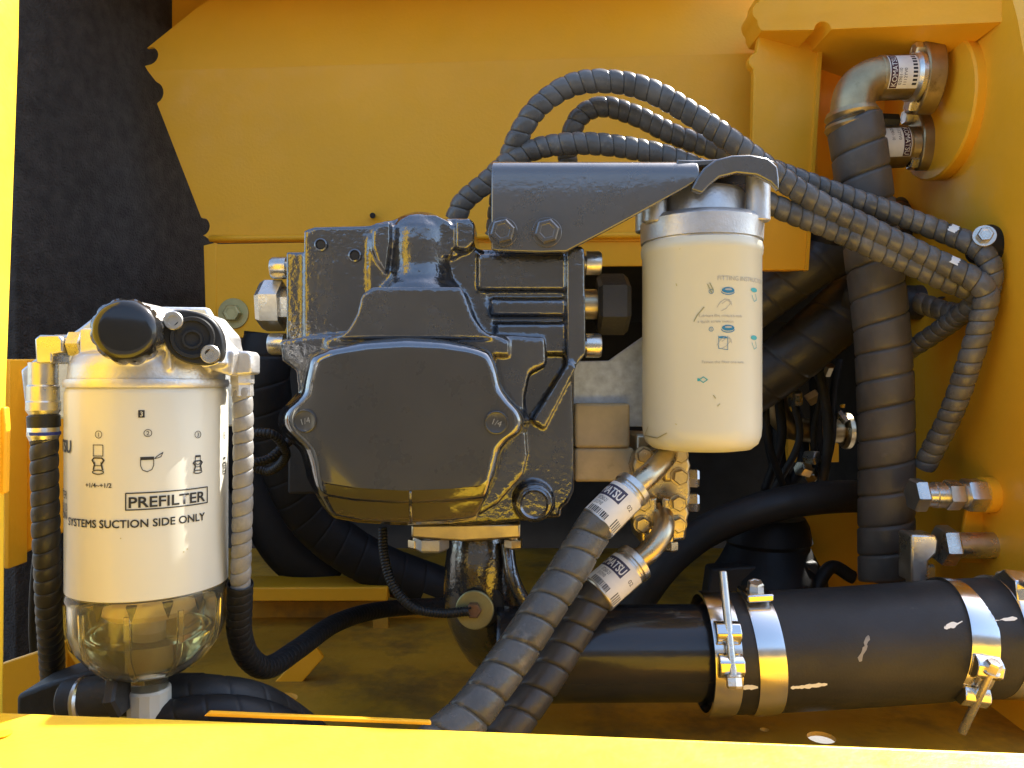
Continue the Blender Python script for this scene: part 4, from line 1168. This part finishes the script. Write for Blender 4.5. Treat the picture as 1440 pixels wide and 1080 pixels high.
stroke_on([(1206, 6), (1216, 17), (1226, 28)], .0035, 'scuff', M['wrap_l'])
# clamps
def clamp(px, rad, width, tilt, label, path=None, c=None, ax=None):
    if c is None:
        best = min(range(len(IP.p)), key=lambda i: abs(720 + IP.p[i].x / (IP.p[i].y - .046) * F - px)); c = IP.p[best]; ax = IP.T[best]
    ax = (Matrix.Rotation(tilt, 3, 'Y') @ ax)
    th = thing('hose_clamp', label, 'clamp', c - Z * rad, None)
    b = MB(); w = width / 2
    b.lathe([(rad - .0015, -w), (rad + .0010, -w), (rad + .0013, -w * .8), (rad + .0013, w * .8), (rad + .0010, w), (rad - .0015, w), (rad - .0015, -w)], c, ax, 96); b.build('band', M['band'], th, ang=30)
    n = -Y; n = (n - ax * n.dot(ax)).normalized(); u = n.cross(ax); u = u if u.z > 0 else -u
    def pt(a, off): a = math.radians(a); return c + (n * math.cos(a) + u * math.sin(a)) * (rad + off)
    return th, pt, n, u, ax
def tbolt(th, pt, ax, a0, a1, L0, L1, headfirst, w):
    """T-bolt: two bridges on the band with a long screw between them, tangent to the band"""
    am = (a0 + a1) / 2
    mid = pt(am, .0065); tang = (pt(am + 2, .0065) - pt(am - 2, .0065)).normalized(); nr = tang.cross(ax).normalized()
    if (mid - pt(am, 0)).dot(nr) < 0: nr = -nr
    for a in (a0, a1):
        q0 = pt(a, .0)
        tg = (pt(a + 2, 0) - pt(a - 2, 0)).normalized(); nn = (pt(a, .01) - pt(a, 0)).normalized()
        b = MB(); k = w / 2
        loopb = [q0 - tg * .010 + nn * .0012, q0 - tg * .007 + nn * .0078, q0 - tg * .004 + nn * .0105, q0 + tg * .004 + nn * .0105, q0 + tg * .007 + nn * .0078, q0 + tg * .010 + nn * .0012]
        b.prism([p - ax * k for p in loopb], ax * w); b.build('bridge', M['band'], th, bevel=.001)
    b = MB(); b.cyl(mid - tang * L0, mid + tang * L1, .0033, 14, .2); b.build('screw', M['zinc'], th, ang=30)
    for i, s in enumerate((headfirst,)):
        e = mid + tang * (L1 if s > 0 else -L0)
        hexbolt(th, e, tang * s, .0062, .008, wr=.0068, name='screw_head', shank=0)
    return mid, tang, nr
th, pt, n, u, ax = clamp(1018, .0497, .022, 0, 'steel band clamp where the glossy pipe enters the rubber hose')
tbolt(th, pt, ax, 8, 36, .020, .060, -1, .020)
th, pt, n, u, ax = clamp(1086, .0497, .022, 0, 'shiny band clamp with its screw standing on top, second from the glossy pipe')
hexbolt(th, pt(78, .006) , u + n * .3, .0068, .008, wr=.0078, name='screw_head')
b = MB(); bx = pt(78, .001); b.prism([bx + ax * .011 + n * .016, bx + ax * .011 - n * .016, bx - ax * .011 - n * .016, bx - ax * .011 + n * .016], u * .0065); b.build('bridge', M['band'], th, bevel=.0015)
th, pt, n, u, ax = clamp(1380, .0497, .023, .20, 'tilted band clamp with a long screw in front, right part of the rubber hose')
tbolt(th, pt, ax, -6, -38, .048, .016, 1, .021)
th, pt, n, u, ax = clamp(1462, .0497, .023, .1, 'band clamp with its screw on top where the rubber hose meets the right wall')
mid = pt(70, .006)
b = MB(); b.cyl(mid - ax * .006 - n * .02, mid - ax * .006 + n * .03, .0033, 12); b.build('screw', M['zinc'], th, ang=30)
b = MB(); b.prism([pt(50, .001) - ax * .011, pt(62, .012) - ax * .011, pt(78, .012) - ax * .011, pt(92, .001) - ax * .011], ax * .022); b.build('bridge', M['band'], th, bevel=.001)

# ---------------------------------------------------------------- plate and blocks between pump and filter
b = MB(); b.px([(806, 508), (856, 507), (930, 455), (930, 600), (806, 600)], .70, .704); tag(b.build('galvanised_plate', M['galv'], bevel=.0008), 'pale galvanised plate with a slanted top edge between pump and tall filter', 'steel plate')
for (x0, y0, x1, y1, d, lab) in ((808, 567, 886, 630, .685, 'beige painted block with flaking upper edge, under the galvanised plate'), (808, 630, 892, 678, .687, 'beige painted block beside the hose flanges, under the flaking one')):
    b = MB(); b.box(x0, y0, x1, y1, d, d + .05); tag(b.build('spacer_block', M['beige'], bevel=.003, seg=3), lab, 'block')
# ---------------------------------------------------------------- flanged port block with the two big pressure hoses
pb = thing('port_block', 'gold plated port block with split flanges under the tall cream filter', 'port block', W(930, 770, .68))
b = MB(); b.px([(893, 610), (965, 610), (972, 690), (965, 760), (900, 765), (893, 700)], .690, .74); b.build('block', M['olive'], pb, bevel=.003)
for (cx, cy) in ((930, 655), (928, 722)):
    for s in (-1, 1):
        b = MB(); b.px([(cx + s * 3, cy - 24), (cx + s * 36, cy - 20), (cx + s * 42, cy), (cx + s * 36, cy + 20), (cx + s * 3, cy + 24)], .668, .692); b.build('flange_half', M['olive'], pb, bevel=.003, seg=3)
        for t_ in (-1, 1): hexbolt(pb, W(cx + s * 25, cy + t_ * 15, .668), -Y, .0068, .006, wr=.008, m=M['olive'], ph=t_ * .4 + s)
for (px, py) in ((955, 672), (955, 706)): hexbolt(pb, W(px + 14, py, .70), X - Y * .2, .009, .009, m=M['zinc'])
for (px, py) in ((912, 768), (942, 768)): hexbolt(pb, W(px, py - 6, .69), -Z, .0075, .008, m=M['olive'])
def pressure(path, collar, pipe, lab, r, m, txt, face, wob):
    th = thing('pressure_hose', lab, 'hose', W(*path[-1]))
    b = MB(); b.spiral([W(*p) for p in path], r, .0205, .11, 'groove', seg=36, wob=wob); b.build('wound_hose', m, th, ang=50)
    p, q_ = W(*collar[0]), W(*collar[1])
    b = MB(); a = (q_ - p).normalized(); L = (q_ - p).length; R = collar[2]
    b.lathe([(0, -.001), (R - .001, -.001), (R, 0), (R, L * .78), (R - .0008, L * .8), (R - .0008, L * .84), (R + .0006, L * .86), (R + .0006, L * .97), (R - .002, L), (0, L)], p, a, 40)
    co = b.build('crimp_collar', M['zinc'], th, ang=30)
    D = Decal(p, a, face, R, .0003)
    D.rect(-.032, .001, .019, L * .74, M['label'], 0, seg=36)
    D.rect(-.030, L * .40, .002, L * .66, M['navy'], 1, seg=18)
    D.text(txt, -.0285, L * .44, L * .24, M['label'], 2, width=.0290, bold=.0003)
    D.text('07260-21', -.0155, L * .29, L * .11, M['ink'], 1, width=.009); D.text('3112YV0', -.0155, L * .19, L * .11, M['ink'], 1, width=.008)
    random.seed(5); u_ = -.0155
    while u_ < .002:
        ww = random.choice((.0005, .0008, .0012)); D.rect(u_, L * .03, u_ + ww, L * .15, M['ink'], 1, seg=1); u_ += ww + random.choice((.0005, .0009))
    D.text('02', .008, L * .48, L * .12, M['ink'], 1); u_ = .009
    while u_ < .016: D.rect(u_, L * .03, u_ + .0009, L * .22, M['ink'], 1, seg=1); u_ += .0022
    D.build('sticker', co)
    b = MB(); b.tube([W(*x) for x in pipe], .0092, 24, 40, rf=lambda t_: .0092 + .0025 * max(0, t_ - .75) * 4 * .5); b.build('bent_pipe', M['olive'], th, ang=180)
pressure([(842, 734, .60), (822, 764, .595), (795, 810, .58), (765, 855, .565), (733, 905, .55), (700, 952, .535), (660, 1005, .515), (615, 1045, .50), (570, 1085, .49)],
         ((840, 737, .60), (894, 683, .615), .0152), [(890, 687, .614), (912, 668, .62), (930, 650, .635), (938, 640, .655), (936, 640, .68)],
         'fat grey spiral-wound hose running down from the upper flange to the sill', .0150, M['wrap_g'], 'KOMATSU', Vector((-.3, -1, .1)), .012)
pressure([(843, 834, .63), (825, 858, .625), (802, 895, .615), (775, 940, .60), (745, 985, .585), (712, 1030, .57), (680, 1080, .56)],
         ((841, 836, .63), (896, 788, .645), .0165), [(892, 792, .644), (914, 774, .645), (930, 752, .65), (934, 735, .66), (930, 722, .68)],
         'darker spiral-wound hose running down from the lower flange, beside the fat grey one', .0145, M['wrap_d'], 'KOMATSU', Vector((-.3, -1, .1)), .012)

# thin cables low beside the foam lining
for k_, pts in enumerate(([(52, 770, .66), (47, 820, .66), (45, 880, .67), (48, 940, .69)], [(72, 840, .66), (66, 880, .66), (64, 940, .67)])):
    tag(MB().tube([W(*p) for p in pts], .0028, 12, 30).build('loose_cable', M['rubber'], None, ang=180), ('thin black cable dropping past the foam lining, longer of two' if k_ == 0 else 'thin black cable dropping past the foam lining, shorter of two'), 'cable')

# more engine plumbing in the far gap right of the tall filter
random.seed(11)
for k_ in range(7):
    x0 = 1078 + k_ * 17; d_ = 1.02 + .03 * (k_ % 4)
    b = MB(); b.tube([W(x0, 505, d_), W(x0 + random.uniform(-14, 14), 560, d_), W(x0 + random.uniform(-20, 20), 620, d_), W(x0 + random.uniform(-30, 30), 690, d_ + .02)], random.choice((.0035, .005, .0065)), 12, 30)
    b.build('engine_cable', M[random.choice(('rubber', 'rubber_d', 'dark2'))], ep, ang=180)
for k_ in range(8):
    c_ = W(random.uniform(1085, 1195), random.uniform(525, 665), 1.0 + random.uniform(0, .08))
    b = MB(); b.cyl(c_, c_ + Vector((random.uniform(-1, 1), -.4, random.uniform(-1, 1))).normalized() * .018, random.choice((.006, .008, .010)), 6)
    b.build('hex_fitting', M[random.choice(('zinc', 'olive', 'pipe'))], ep, ang=25)
